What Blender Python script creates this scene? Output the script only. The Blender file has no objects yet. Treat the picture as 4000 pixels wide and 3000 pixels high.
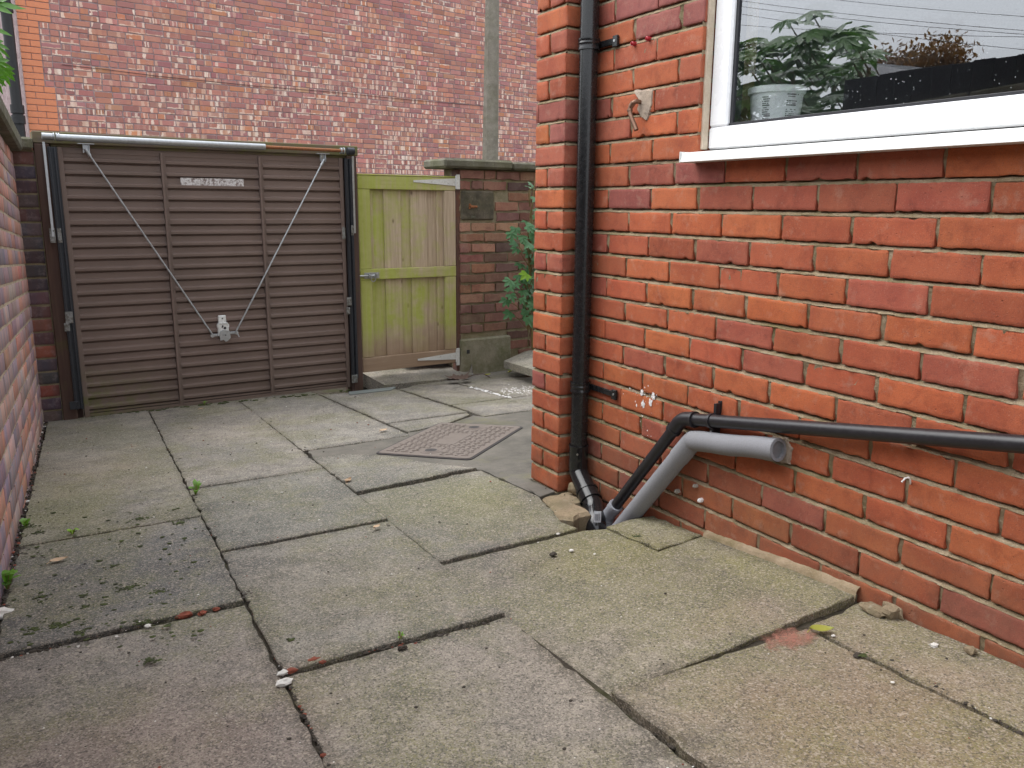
import bpy, math, random
import numpy as np
from mathutils import Vector, Matrix, noise as mnoise
R = math.radians
rng = np.random.default_rng(7)
random.seed(7)
scene = bpy.context.scene
col = scene.collection

# ------------------------------------------------------------------ camera, world, sun
CAMZ = 1.10
F_PX, TILT, ROLL, YAW = 3215.5, R(12.22), R(0.455), R(30.02)
_f = np.array([0, math.cos(TILT), -math.sin(TILT)]); _r = np.array([1., 0, 0]); _u = np.cross(_r, _f)
_rr = math.cos(ROLL)*_r + math.sin(ROLL)*_u; _uu = -math.sin(ROLL)*_r + math.cos(ROLL)*_u
_M = np.array([[math.cos(YAW), math.sin(YAW), 0], [-math.sin(YAW), math.cos(YAW), 0], [0, 0, 1]])
AX_R, AX_U, AX_F = _M@_rr, _M@_uu, _M@_f
cam_d = bpy.data.cameras.new("camera"); cam = bpy.data.objects.new("camera", cam_d); col.objects.link(cam)
cam_d.sensor_width = 36; cam_d.lens = F_PX/4000*36; cam_d.clip_start = 0.05; cam_d.clip_end = 600
mw = Matrix.Identity(4)
for i in range(3):
    mw[i][0] = AX_R[i]; mw[i][1] = AX_U[i]; mw[i][2] = -AX_F[i]
mw[2][3] = CAMZ
cam.matrix_world = mw
scene.camera = cam

SUN_AZ, SUN_EL = R(-42), R(58)          # light comes from the far left, over the boundary wall
world = bpy.data.worlds.new("World"); scene.world = world; world.use_nodes = True
wn = world.node_tree.nodes; wl = world.node_tree.links; wn.clear()
sky = wn.new("ShaderNodeTexSky"); sky.sky_type = 'NISHITA'; sky.sun_disc = False
sky.sun_elevation = SUN_EL; sky.sun_rotation = SUN_AZ; sky.air_density = 1.0; sky.dust_density = 6.0; sky.ozone_density = 1.0
hsv = wn.new("ShaderNodeHueSaturation"); hsv.inputs["Saturation"].default_value = 0.30
bg = wn.new("ShaderNodeBackground"); bg.inputs["Strength"].default_value = 0.124
wo = wn.new("ShaderNodeOutputWorld")
wl.new(sky.outputs[0], hsv.inputs["Color"]); cloud = wn.new("ShaderNodeMix"); cloud.data_type = 'RGBA'; cloud.inputs[0].default_value = .72       # even cloud cover over the clear sky
cloud.inputs[7].default_value = (6.3, 6.6, 7.0, 1); wl.new(hsv.outputs[0], cloud.inputs[6]); wl.new(cloud.outputs[2], bg.inputs[0]); wl.new(bg.outputs[0], wo.inputs[0])
sd = bpy.data.lights.new("sun", 'SUN'); sd.energy = 0.75; sd.angle = R(60); sd.color = (1, .985, .965)
so = bpy.data.objects.new("sun", sd); col.objects.link(so)
_sv = Vector((math.sin(SUN_AZ)*math.cos(SUN_EL), math.cos(SUN_AZ)*math.cos(SUN_EL), math.sin(SUN_EL)))
so.rotation_euler = _sv.to_track_quat('Z', 'Y').to_euler(); so.location = (0, 0, 8)
scene.view_settings.view_transform = 'Standard'; scene.view_settings.look = 'None'
scene.view_settings.exposure = 1.45; scene.view_settings.gamma = 1.0

# ------------------------------------------------------------------ picture-to-place helpers (rays onto known planes)
def ray(px, py): return (px-2000)*AX_R - (py-1500)*AX_U + F_PX*AX_F
def at_plane(px, py, n, p0):
    d = ray(px, py); o = np.array([0, 0, CAMZ]); n = np.asarray(n, float)
    return o + d*(((np.asarray(p0, float)-o)@n)/(d@n))
def at_x(px, py, X): return at_plane(px, py, (1, 0, 0), (X, 0, 0))
def at_y(px, py, Y): return at_plane(px, py, (0, 1, 0), (0, Y, 0))
GS = -.066; GZ0 = .149
def gz(y): return GZ0 + GS*min(max(y, -4), 6.6)
def at_g(px, py, dz=0): return at_plane(px, py, (0, -GS, 1), (0, 0, GZ0+dz))
GD = np.array([.99852, .0544, 0]); GN = np.array([.0544, -.99852, 0]); GO = np.array([.183, 5.71, 0])   # garage line
def at_G(px, py, off=0): return at_plane(px, py, GN, GO+GN*off)
def Gp(s, n, z): return GO + GD*s + GN*n + np.array([0, 0, z])
def Gs(px, py, off=0):
    p = at_G(px, py, off); return float((p-GO)@GD), float(p[2])

def lin(r, g, b):
    def c(v):
        v /= 255.
        return v/12.92 if v <= .04045 else ((v+.055)/1.055)**2.4
    return np.array([c(r), c(g), c(b)])

# ------------------------------------------------------------------ mesh helpers
ORG = {}
class MB:
    """collects verts / faces (+ per-face material index, per-vert colour attributes)"""
    def __init__(s): s.v = []; s.f = []; s.m = []; s.c = []; s.l = []; s.n = 0
    def add(s, vs, fs, mi=0, c=None, l=None):
        vs = np.asarray(vs, float).reshape(-1, 3); b = s.n
        s.v.append(vs); s.n += len(vs)
        s.f += [tuple(int(i)+b for i in f) for f in fs]
        s.m += [mi]*len(fs)
        s.c.append(np.tile(np.array([.5, .5, .5]) if c is None else np.asarray(c, float), (len(vs), 1)) if c is None or np.ndim(c) == 1 else np.asarray(c, float))
        s.l.append(np.zeros((len(vs), 3)) if l is None else np.asarray(l, float))
    def quad(s, a, b, c, d, mi=0, **k): s.add([a, b, c, d], [(0, 1, 2, 3)], mi, **k)
    def box(s, o, u, v, w, U, V, W, ch=.0, mi=0, **k):
        """box spanning U=(u0,u1) etc. along unit axes u,v,w from o; ch = chamfer"""
        o = np.asarray(o, float); A = [np.asarray(x, float) for x in (u, v, w)]; L = (U, V, W)
        if np.linalg.det(np.array(A)) < 0: A = [A[1], A[0], A[2]]; L = (V, U, W)
        ch = min(ch, *[abs(x[1]-x[0])*.45 for x in L])
        vs = []; idx = {}
        for i in (0, 1):
            for j in (0, 1):
                for q in (0, 1):
                    for ax in range(3):
                        t = [L[0][i], L[1][j], L[2][q]]
                        for a2 in range(3):
                            if a2 != ax: t[a2] += ch*(1 if (i, j, q)[a2] == 0 else -1)
                        idx[i, j, q, ax] = len(vs); vs.append(o + A[0]*t[0] + A[1]*t[1] + A[2]*t[2])
        fs = []
        if ch <= 0:
            P = lambda i, j, q: idx[i, j, q, 0]
            fs = [(P(0,0,0),P(0,1,0),P(1,1,0),P(1,0,0)),(P(0,0,1),P(1,0,1),P(1,1,1),P(0,1,1)),(P(0,0,0),P(1,0,0),P(1,0,1),P(0,0,1)),
                  (P(0,1,0),P(0,1,1),P(1,1,1),P(1,1,0)),(P(0,0,0),P(0,0,1),P(0,1,1),P(0,1,0)),(P(1,0,0),P(1,1,0),P(1,1,1),P(1,0,1))]
        else:
            I = lambda i, j, q, a: idx[i, j, q, a]
            for e in (0, 1):
                r = lambda t: t if e else t[::-1]
                fs.append(r((I(e,0,0,0), I(e,1,0,0), I(e,1,1,0), I(e,0,1,0))))
                fs.append(r((I(0,e,0,1), I(0,e,1,1), I(1,e,1,1), I(1,e,0,1))))
                fs.append(r((I(0,0,e,2), I(1,0,e,2), I(1,1,e,2), I(0,1,e,2))))
            for a in (0, 1):
                for b in (0, 1):
                    s_ = (a == b)
                    t = (I(a,b,0,0), I(a,b,1,0), I(a,b,1,1), I(a,b,0,1)); fs.append(t[::-1] if s_ else t)
                    t = (I(a,0,b,0), I(a,1,b,0), I(a,1,b,2), I(a,0,b,2)); fs.append(t if s_ else t[::-1])
                    t = (I(0,a,b,1), I(1,a,b,1), I(1,a,b,2), I(0,a,b,2)); fs.append(t[::-1] if s_ else t)
                    for q in (0, 1):
                        t = (I(a,b,q,0), I(a,b,q,1), I(a,b,q,2)); fs.append(t if (a+b+q) % 2 else t[::-1])
        s.add(vs, fs, mi, **k)
    def tube(s, path, r, seg=16, cap=True, mi=0, **k):
        P = [np.asarray(p, float) for p in path]; rs = r if hasattr(r, '__len__') else [r]*len(P)
        T = []
        for i in range(len(P)):
            t = P[min(i+1, len(P)-1)]-P[max(i-1, 0)]
            if np.linalg.norm(t) < 1e-9: t = T[-1] if T else np.array([0, 0, 1.])
            T.append(t/np.linalg.norm(t))
        a = np.array([0, 0, 1.]) if abs(T[0][2]) < .9 else np.array([1., 0, 0])
        n = np.cross(T[0], a); n /= np.linalg.norm(n); vs = []
        for i, p in enumerate(P):
            n = n - T[i]*(n@T[i]); n /= np.linalg.norm(n); b = np.cross(T[i], n)
            for j in range(seg):
                th = 2*math.pi*j/seg; vs.append(p + (n*math.cos(th)+b*math.sin(th))*rs[i])
        fs = [(i*seg+j, i*seg+(j+1) % seg, (i+1)*seg+(j+1) % seg, (i+1)*seg+j) for i in range(len(P)-1) for j in range(seg)]
        if cap: fs += [tuple(range(seg))[::-1], tuple(range((len(P)-1)*seg, len(P)*seg))]
        s.add(vs, fs, mi, **k)
    def prism(s, poly, o, u, v, w, d0, d1, mi=0, **k):
        o = np.asarray(o, float); n = len(poly); vs = [o+np.asarray(u)*a+np.asarray(v)*b+np.asarray(w)*d for d in (d0, d1) for a, b in poly]
        fs = [tuple(range(n))[::-1], tuple(range(n, 2*n))]+[(i, (i+1) % n, n+(i+1) % n, n+i) for i in range(n)]
        s.add(vs, fs, mi, **k)
    def blob(s, c, r, seed=0, jag=.35, sq=(1, 1, 1), sub=2, mi=0, **k):
        vs, fs = ico(sub); vs = vs.copy(); c = np.asarray(c, float)
        for i, p in enumerate(vs):
            vs[i] = p*(1+jag*mnoise.noise(Vector(p*1.7)+Vector((seed*3.1, seed*1.7, 0))))
        s.add(c+vs*np.asarray(sq)*r, fs, mi, **k)
    def build(s, name, mats, parent=None, smooth=False, kind=None):
        me = bpy.data.meshes.new(name); V = np.concatenate(s.v)
        root = parent
        while root is not None and root.parent is not None: root = root.parent
        if root is not None: V = V - ORG[root.name]
        me.from_pydata(V.tolist(), [], s.f)
        for m in (mats if isinstance(mats, (list, tuple)) else [mats]): me.materials.append(m)
        me.polygons.foreach_set("material_index", s.m)
        a = me.attributes.new("bcol", 'FLOAT_COLOR', 'POINT'); C4 = np.ones((len(V), 4)); C4[:, :3] = np.concatenate(s.c); a.data.foreach_set("color", C4.ravel())
        a = me.attributes.new("bl", 'FLOAT_COLOR', 'POINT'); C4 = np.ones((len(V), 4)); C4[:, :3] = np.concatenate(s.l); a.data.foreach_set("color", C4.ravel())
        if smooth:
            me.polygons.foreach_set("use_smooth", [True]*len(me.polygons))
            try: me.set_sharp_from_angle(angle=R(smooth if smooth is not True else 40))
            except Exception: pass
        me.update()
        o = bpy.data.objects.new(name, me); col.objects.link(o)
        if parent is not None: o.parent = parent
        else: ORG[o.name] = np.zeros(3)
        if kind: o["kind"] = kind
        return o
_ico = {}
def ico(sub):
    if sub in _ico: return _ico[sub]
    import bmesh
    bm = bmesh.new(); bmesh.ops.create_icosphere(bm, subdivisions=sub, radius=1)
    vs = np.array([v.co[:] for v in bm.verts]); fs = [tuple(v.index for v in f.verts) for f in bm.faces]; bm.free()
    _ico[sub] = (vs, fs); return _ico[sub]
def thing(name, label, cat, loc=(0, 0, 0), group=None):
    o = bpy.data.objects.new(name, None); col.objects.link(o); o.location = loc; o.empty_display_size = .1
    ORG[o.name] = np.asarray(loc, float); o["label"] = label; o["category"] = cat
    if group: o["group"] = group
    return o
def tag(o, label, cat, group=None):
    o["label"] = label; o["category"] = cat
    if group: o["group"] = group
    return o

# ------------------------------------------------------------------ material helpers
class NT:
    def __init__(s, name):
        s.m = bpy.data.materials.new(name); s.m.use_nodes = True; s.t = s.m.node_tree; s.t.nodes.clear()
        s.out = s.t.nodes.new("ShaderNodeOutputMaterial"); s.p = s.t.nodes.new("ShaderNodeBsdfPrincipled")
        s.t.links.new(s.p.outputs[0], s.out.inputs[0]); s.geo = None
    def new(s, k): return s.t.nodes.new(k)
    def link(s, a, b): s.t.links.new(a, b)
    def set(s, sock, v):
        if hasattr(v, "is_linked") or isinstance(v, bpy.types.NodeSocket): s.link(v, sock)
        elif hasattr(v, "__len__") and len(v) == 3 and sock.type == 'RGBA': sock.default_value = (*[float(x) for x in v], 1)
        else: sock.default_value = v
    def pos(s):
        if s.geo is None: s.geo = s.new("ShaderNodeNewGeometry")
        return s.geo.outputs["Position"]
    def sc(s, v, sx, sy, sz):
        n = s.new("ShaderNodeMapping"); n.inputs["Scale"].default_value = (sx, sy, sz); s.link(v, n.inputs[0]); return n.outputs[0]
    def sep(s, v): n = s.new("ShaderNodeSeparateXYZ"); s.link(v, n.inputs[0]); return n.outputs
    def noise(s, scale, detail=4, rough=.55, vec=None, dist=0):
        n = s.new("ShaderNodeTexNoise"); s.link(vec or s.pos(), n.inputs["Vector"]); n.inputs["Scale"].default_value = scale
        n.inputs["Detail"].default_value = detail; n.inputs["Roughness"].default_value = rough; n.inputs["Distortion"].default_value = dist
        return n.outputs["Fac"]
    def voro(s, scale, vec=None, feat='F1', out="Distance"):
        n = s.new("ShaderNodeTexVoronoi"); n.feature = feat; s.link(vec or s.pos(), n.inputs["Vector"]); n.inputs["Scale"].default_value = scale
        return n.outputs[out]
    def white(s, vec, dim='3D'):
        n = s.new("ShaderNodeTexWhiteNoise"); n.noise_dimensions = dim; s.link(vec, n.inputs["Vector"]); return n.outputs["Value"]
    def rampf(s, v, a, b, lo=0., hi=1.):
        n = s.new("ShaderNodeMapRange"); s.link(v, n.inputs["Value"]); n.inputs["From Min"].default_value = a; n.inputs["From Max"].default_value = b
        n.inputs["To Min"].default_value = lo; n.inputs["To Max"].default_value = hi; n.clamp = True; return n.outputs[0]
    def math(s, op, a, b=0.):
        n = s.new("ShaderNodeMath"); n.operation = op; s.set(n.inputs[0], a); s.set(n.inputs[1], b); return n.outputs[0]
    def mul(s, a, b): return s.math('MULTIPLY', a, b)
    def mix(s, f, a, b, bt='MIX'):
        n = s.new("ShaderNodeMix"); n.data_type = 'RGBA'; n.blend_type = bt; s.set(n.inputs[0], f); s.set(n.inputs[6], a); s.set(n.inputs[7], b); return n.outputs[2]
    def attr(s, name): n = s.new("ShaderNodeAttribute"); n.attribute_name = name; return n
    def bump(s, h, strength=.5, dist=.002, prev=None):
        n = s.new("ShaderNodeBump"); n.inputs["Strength"].default_value = strength; n.inputs["Distance"].default_value = dist; s.link(h, n.inputs["Height"])
        if prev is not None: s.link(prev, n.inputs["Normal"])
        return n.outputs[0]
    def fin(s, color, rough=.8, normal=None, metal=0., spec=.5, **k):
        s.set(s.p.inputs["Base Color"], color); s.set(s.p.inputs["Roughness"], rough); s.set(s.p.inputs["Metallic"], metal)
        s.p.inputs["Specular IOR Level"].default_value = spec
        if normal is not None: s.link(normal, s.p.inputs["Normal"])
        for a, b in k.items(): s.set(s.p.inputs[a.replace('_', ' ')], b)
        return s.m

def mat_brick(name, speck=.5, dark=.35, white=0., bumpd=.0012, rough=.82, moss=0., bruise=.5, gloss=None):
    t = NT(name); c = t.attr("bcol").outputs["Color"]; p = t.pos()
    n1 = t.noise(9, 4); n2 = t.noise(70, 3); n3 = t.noise(420, 2)
    c = t.mix(t.rampf(n1, .42, .62, 0, bruise), c, t.mix(1, c, (.68, .52, .58), 'MULTIPLY')); c = t.mix(t.rampf(t.noise(17, 6, .75, dist=.5), .52, .68, 0, .55), c, t.mix(1, c, (.55, .5, .52), 'MULTIPLY'))
    c = t.mix(t.rampf(t.noise(24, 5, .7), .56, .7, 0, .3), c, (.42, .27, .2))
    c = t.mix(t.rampf(n2, .35, .7, 0, .35), c, t.mix(1, c, (1.25, 1.12, 1.0), 'MULTIPLY'))
    pits = t.rampf(t.voro(55, t.sc(p, 1, 1, 1.4)), .06, .16, 1, 0)
    pm = t.mul(pits, t.rampf(t.noise(23, 2), .5, .62))
    c = t.mix(t.mul(pm, dark), c, (.06, .03, .025))
    c = t.mix(t.mul(t.rampf(n3, .52, .68), speck*.7), c, (.10, .045, .04)); c = t.mix(t.mul(t.rampf(t.noise(300, 2), .62, .72), .25), c, (.5, .3, .22))
    if white: c = t.mix(t.mul(t.rampf(t.noise(5.5, 6, .7), .58, .75), white), c, (.5, .44, .42))
    if moss:
        z = t.sep(p)[2]
        c = t.mix(t.mul(t.mul(t.rampf(z, .42, -.02), t.rampf(t.noise(11, 5, .7), .38, .62)), moss), c, (.15, .085, .055))
    dots = t.mul(t.rampf(t.voro(150, t.sc(p, 1, 1, 1.5)), .10, .22, 1, 0), t.rampf(t.noise(19, 3), .46, .58)); c = t.mix(t.mul(dots, dark*1.3), c, (.075, .035, .03))
    drag = t.rampf(t.noise(1, 4, .7, t.sc(p, 60, 26, 190)), .60, .70); c = t.mix(t.mul(drag, speck*.55), c, (.10, .045, .04))
    h = t.math('ADD', t.mul(n3, .5), t.mul(n2, .9)); h = t.math('SUBTRACT', h, t.math('ADD', t.mul(pm, 1.2), t.mul(dots, .8)))
    return t.fin(c, rough, t.bump(h, .8, bumpd), spec=.35)
def mat_mortar(name, c1, c2, c3=None, moss=.0):
    t = NT(name); n1 = t.noise(14, 5, .65); n2 = t.noise(160, 4, .7)
    c = t.mix(t.rampf(n1, .35, .65), c1, c2)
    c = t.mix(t.rampf(n2, .55, .8, 0, .5), c, np.array(c1)*.5)
    c = t.mix(t.rampf(t.noise(300, 2), .62, .72, 0, .55), c, (.42, .4, .34))
    if moss: c = t.mix(t.mul(t.rampf(t.noise(4.5, 5, .7), .5, .68), moss), c, (.12, .115, .03))
    return t.fin(c, .95, t.bump(t.math('ADD', n2, t.mul(t.noise(45, 3), 1.5)), .9, .004), spec=.2)
def mat_plain(name, c, rough=.5, bump=.0, bs=60, var=.15, metal=0., spec=.5, dirt=None, dscale=6, dr=(.55, .75), damt=.6):
    t = NT(name); c = np.asarray(c, float); n = t.noise(bs, 4)
    cc = t.mix(t.rampf(n, .3, .7), c*(1-var), np.minimum(c*(1+var), 1))
    if dirt is not None: cc = t.mix(t.mul(t.rampf(t.noise(dscale, 6, .7), *dr), damt), cc, dirt)
    return t.fin(cc, t.rampf(n, .3, .7, rough*.85, min(1, rough*1.1)), t.bump(n, .4, bump) if bump else None, metal, spec)

M = {}
M['brick'] = mat_brick("red_brick", moss=.5)
M['brick_old'] = mat_brick("old_yard_brick", speck=.9, dark=.6, white=.15, bruise=.7, bumpd=.003, moss=.6)
M['brick_left'] = mat_brick("purple_brick", speck=.5, dark=.3, white=.12, bruise=.3, bumpd=.0015, rough=.7)
M['mortar'] = mat_mortar("sand_mortar", lin(164, 146, 122), lin(134, 118, 92), moss=.5)
M['mortar_pale'] = mat_mortar("pale_mortar", lin(206, 192, 172), lin(186, 168, 146))
M['mortar_wall'] = mat_mortar("buff_mortar", lin(186, 170, 150), lin(162, 146, 126))
M['mortar_old'] = mat_mortar("old_mortar", lin(150, 140, 120), lin(122, 114, 90), moss=.4)
M['mortar_far'] = mat_mortar("grey_mortar", lin(168, 150, 150), lin(128, 108, 110))

# large gable wall: each brick flashed with cream
def mat_gable():
    t = NT("flashed_brick"); c = t.attr("bcol").outputs["Color"]; L = t.sep(t.attr("bl").outputs["Color"]); p = t.pos()
    lu, lv, rn = L[0], L[1], L[2]
    def vec(a, b, c_):
        n = t.new("ShaderNodeCombineXYZ"); t.set(n.inputs[0], a); t.set(n.inputs[1], b); t.set(n.inputs[2], c_); return n.outputs[0]
    wob = t.mul(t.math('SUBTRACT', t.noise(26, 2), .5), .5)
    lu2 = t.math('ADD', lu, t.mul(wob, .35)); lv2 = t.math('ADD', lv, wob)
    cell = t.math('FLOOR', t.mul(lu2, 5.6)); w1 = t.white(vec(cell, t.mul(rn, 917.), 0.))
    prob = t.rampf(t.noise(.85, 3), .36, .66, .98, .66)
    hz = t.rampf(t.sep(p)[2], 2.0, 4.2, -.10, .10)
    m1 = t.math('GREATER_THAN', w1, t.math('ADD', prob, hz))
    w2 = t.white(vec(1.7, t.mul(rn, 331.), 3.)); w3 = t.white(vec(5.1, t.mul(rn, 577.), 3.))
    m2 = t.mul(t.math('LESS_THAN', lv2, .24), t.math('GREATER_THAN', w2, .86))
    m4 = t.mul(t.math('GREATER_THAN', lv2, .78), t.math('GREATER_THAN', w3, .92))
    m = t.math('MAXIMUM', t.math('MAXIMUM', m1, m2), m4)
    tone = t.white(vec(cell, t.mul(rn, 123.), 9.))
    cream = t.mix(tone, lin(218, 178, 152), lin(236, 218, 202))
    w5 = t.white(vec(cell, t.mul(rn, 71.), 4.))
    c = t.mix(t.rampf(w5, .3, 1, 0, .4), c, lin(162, 108, 108))
    c = t.mix(t.mul(m, t.rampf(tone, 0, 1, .5, .95)), c, cream)
    c = t.mix(t.rampf(t.noise(60, 3), .5, .75, 0, .4), c, t.mix(1, c, (.7, .66, .7), 'MULTIPLY'))
    return t.fin(c, .85, t.bump(t.noise(90, 3), .4, .003), spec=.3)
M['gable'] = mat_gable()
M['quoin'] = mat_plain("smooth_orange_brick", lin(208, 130, 92), .6, .001, 50, .08)

# ------------------------------------------------------------------ brick builder
def brick(mb, fr, u0, u1, z0, z1, colr, out=0., nu=12, nv=6, jag=.0013, chip=.15, depth=.014, rnd=.0016, mi=0, seed=None):
    """one brick face as a rounded, ragged-edged slab; fr=(o,u,n)"""
    o, u, n = fr; W, H = u1-u0, z1-z0
    e = min(.03, .002/max(W, .01)); ev = min(.12, .002/H)
    us = np.concatenate([[0, e], np.linspace(e, 1-e, nu-1)[1:-1], [1-e, 1]]); vs = np.concatenate([[0, ev], np.linspace(ev, 1-ev, nv-1)[1:-1], [1-ev, 1]])
    U, Vv = np.meshgrid(us, vs); nuu, nvv = len(us), len(vs)
    PU = U*W; PV = Vv*H; D = np.full_like(PU, out)
    tu, tv = rng.normal(0, .0006, 2); D += tu*(U-.5)*2 + tv*(Vv-.5)*2
    def sm(k):
        a = rng.normal(0, 1, k+2); return (a[:-2]+a[1:-1]+a[2:])/1.7
    jb, jt = np.abs(sm(nuu))*jag, np.abs(sm(nuu))*jag; jl, jr = np.abs(sm(nvv))*jag, np.abs(sm(nvv))*jag
    if rng.random() < chip: i = rng.integers(0, nuu); jb[max(0, i-1):i+1] += rng.uniform(.002, .006)
    if rng.random() < chip*.6: i = rng.integers(0, nuu); jt[max(0, i-1):i+1] += rng.uniform(.002, .005)
    cr = rng.exponential(.0013, 4)+.0004
    wv = np.array([1, 1, .5]+[0]*(nvv-3)); wu = np.array([1, 1, .4]+[0]*(nuu-3))
    PV += wv[:, None]*jb[None, :]*1.2 - wv[::-1][:, None]*jt[None, :]
    PU += wu[None, :]*jl[:, None] - wu[::-1][None, :]*jr[:, None]
    for ci, (a, b, sx, sy) in enumerate(((0, 0, 1, 1), (0, -1, -1, 1), (-1, 0, 1, -1), (-1, -1, -1, -1))):
        PU[a, b] += sx*cr[ci]; PV[a, b] += sy*cr[ci]
    D[0, :] -= rnd; D[-1, :] -= rnd*.8; D[1:-1, 0] -= rnd; D[1:-1, -1] -= rnd
    P = o + np.multiply.outer(u0+PU, u) + np.multiply.outer(D, n); P[..., 2] += z0+PV
    vsx = P.reshape(-1, 3)
    fs = [(j*nuu+i, j*nuu+i+1, (j+1)*nuu+i+1, (j+1)*nuu+i) for j in range(nvv-1) for i in range(nuu-1)]
    ring = [i for i in range(nuu)]+[j*nuu+nuu-1 for j in range(1, nvv)]+[(nvv-1)*nuu+i for i in range(nuu-2, -1, -1)]+[j*nuu for j in range(nvv-2, 0, -1)]
    back = vsx[ring] - n*depth - 0*n
    k = len(vsx); L = len(ring)
    fs += [(ring[(q+1) % L], ring[q], k+q, k+(q+1) % L) for q in range(L)]
    allv = np.concatenate([vsx, back])
    if np.dot(np.cross(u, [0, 0, 1]), n) < 0: fs = [f[::-1] for f in fs]
    r = rng.random(); loc = np.concatenate([np.stack([U.ravel(), Vv.ravel(), np.full(U.size, r)], 1), np.tile([.5, .5, r], (L, 1))])
    mb.add(allv, fs, mi, c=colr, l=loc)
def pick(pal, w, jit=.08):
    c = pal[rng.choice(len(pal), p=np.array(w)/np.sum(w))]*(1+rng.normal(0, jit)); return np.clip(c*(1+rng.normal(0, jit*.4, 3)), .004, .9)
def mortar_sheet(mb, fr, u0, u1, z0, z1, off=-.0045, step=.02, amp=.0013, mi=0, course=None):
    """recessed mortar; with course=(z of a brick bottom, pitch) the bed joints slope in under the brick above"""
    o, u, n = fr; nu = max(2, int(abs(u1-u0)/step)); zs, ds = [], []
    if course:
        zb, ch = course; k0 = math.floor((z0-zb)/ch)-1
        for k in range(k0, k0+int((z1-z0)/ch)+4):
            b_ = zb+k*ch
            for dz_, d_ in ((-.0125, off+.0032), (-.010, off+.0022), (-.0055, off-.001), (-.001, off-.010), (.003, off-.011), (.033, off), (.066, off)):
                if z0 < b_+dz_ < z1: zs.append(b_+dz_); ds.append(d_)
        zs = [z0]+zs+[z1]; ds = [off]+ds+[off]
    else:
        nz = max(2, int(abs(z1-z0)/step)); zs = np.linspace(z0, z1, nz); ds = [off]*nz
    nz = len(zs); U, Z = np.meshgrid(np.linspace(u0, u1, nu), zs); D = np.asarray(ds)[:, None]+rng.normal(0, amp, U.shape)
    P = o+np.multiply.outer(U, u)+np.multiply.outer(D, n); P[..., 2] += Z
    fs = [(j*nu+i, j*nu+i+1, (j+1)*nu+i+1, (j+1)*nu+i) for j in range(nz-1) for i in range(nu-1)]
    if np.dot(np.cross(u, [0, 0, 1]), n) < 0: fs = [f[::-1] for f in fs]
    mb.add(P.reshape(-1, 3), fs, mi)

# ------------------------------------------------------------------ the house wall on the right
WX = 1.85; CH = .08034; ZB = 1.1725
PAL = [lin(173, 95, 61), lin(167, 90, 61), lin(160, 88, 68), lin(148, 86, 76), lin(178, 99, 61)]
PW = [5, 4, 2, .6, 1.4]; PWU = [2, 3, 4, 1.6, .6]
house = thing("brick_house", "red brick house wall with corner pier and white window, on the right", "house", (1.85, 1.5, 0))
FRW = (np.array([WX, 0, 0]), np.array([0, 1., 0]), np.array([-1., 0, 0]))
mb = MB(); WIN_Y, WIN_Z0 = 2.045, ZB+CH        # window opening: y < WIN_Y, z > sill
SILLZ = 1.2555
for k in range(-18, 17):
    z0 = ZB-k*CH; z1 = z0+.0688
    off = 1.445 if k % 2 == 0 else 1.561
    near = True
    for j in range(-14, 7):
        y0 = off+j*.2355+.005+rng.normal(0, .002); y1 = off+(j+1)*.2355-.005+rng.normal(0, .002)
        lim = 2.655
        if z0 > SILLZ-.02: 
            if y1 <= WIN_Y+.02: continue
            y0 = max(y0, WIN_Y)
        if y0 > lim-.02 or y1 < -2.4: continue
        y1 = min(y1, lim)
        if y1-y0 < .03: continue
        hi = y1 > .5 and z0 < 2.3
        c = pick(PAL, PWU if (z0 > .95 and rng.random() < .8) else PW, .06)
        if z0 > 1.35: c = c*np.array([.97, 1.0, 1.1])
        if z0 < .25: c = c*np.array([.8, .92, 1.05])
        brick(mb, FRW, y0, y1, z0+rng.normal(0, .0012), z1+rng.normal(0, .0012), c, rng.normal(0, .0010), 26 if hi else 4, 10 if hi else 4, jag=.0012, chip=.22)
mortar_sheet(mb, FRW, -2.4, 2.66, -.35, SILLZ-.012, step=.016, mi=1, course=(ZB, CH))
mortar_sheet(mb, FRW, WIN_Y+.004, 2.66, SILLZ-.012, 2.6, step=.016, mi=1, course=(ZB, CH))
# brick reveal beside the window (faces the window opening, towards -y)
FRR = (np.array([WX, WIN_Y, 0]), np.array([1., 0, 0]), np.array([0, -1., 0]))
for k in range(-18, 0):
    z0 = ZB-k*CH
    brick(mb, FRR, .002, .034+.03, z0, z0+.0688, pick(PAL, PW)*.9, 0.0, 6, 6)
mortar_sheet(mb, FRR, .0, .08, SILLZ-.01, 2.6, off=-.004, mi=1)
# solid core of the house
mb.box((0, 0, 0), (1, 0, 0), (0, 1, 0), (0, 0, 1), (WX+.02, WX+.30), (-2.4, 2.84), (-.4, SILLZ-.03), 0, 1)
mb.box((0, 0, 0), (1, 0, 0), (0, 1, 0), (0, 0, 1), (WX+.09, WX+.30), (WIN_Y+.07, 2.84), (SILLZ-.02, 2.6), 0, 1)
mb.box((0, 0, 0), (1, 0, 0), (0, 1, 0), (0, 0, 1), (WX+.012, WX+.30), (-2.4, 2.84), (2.605, 5.2), 0, 1)
mb.box((0, 0, 0), (1, 0, 0), (0, 1, 0), (0, 0, 1), (WX+.01, 6.5), (2.80, 2.845), (-.4, 5.2), 0, 1)
mb.build("wall", [M['brick'], M['mortar']], house, smooth=50)
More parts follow.
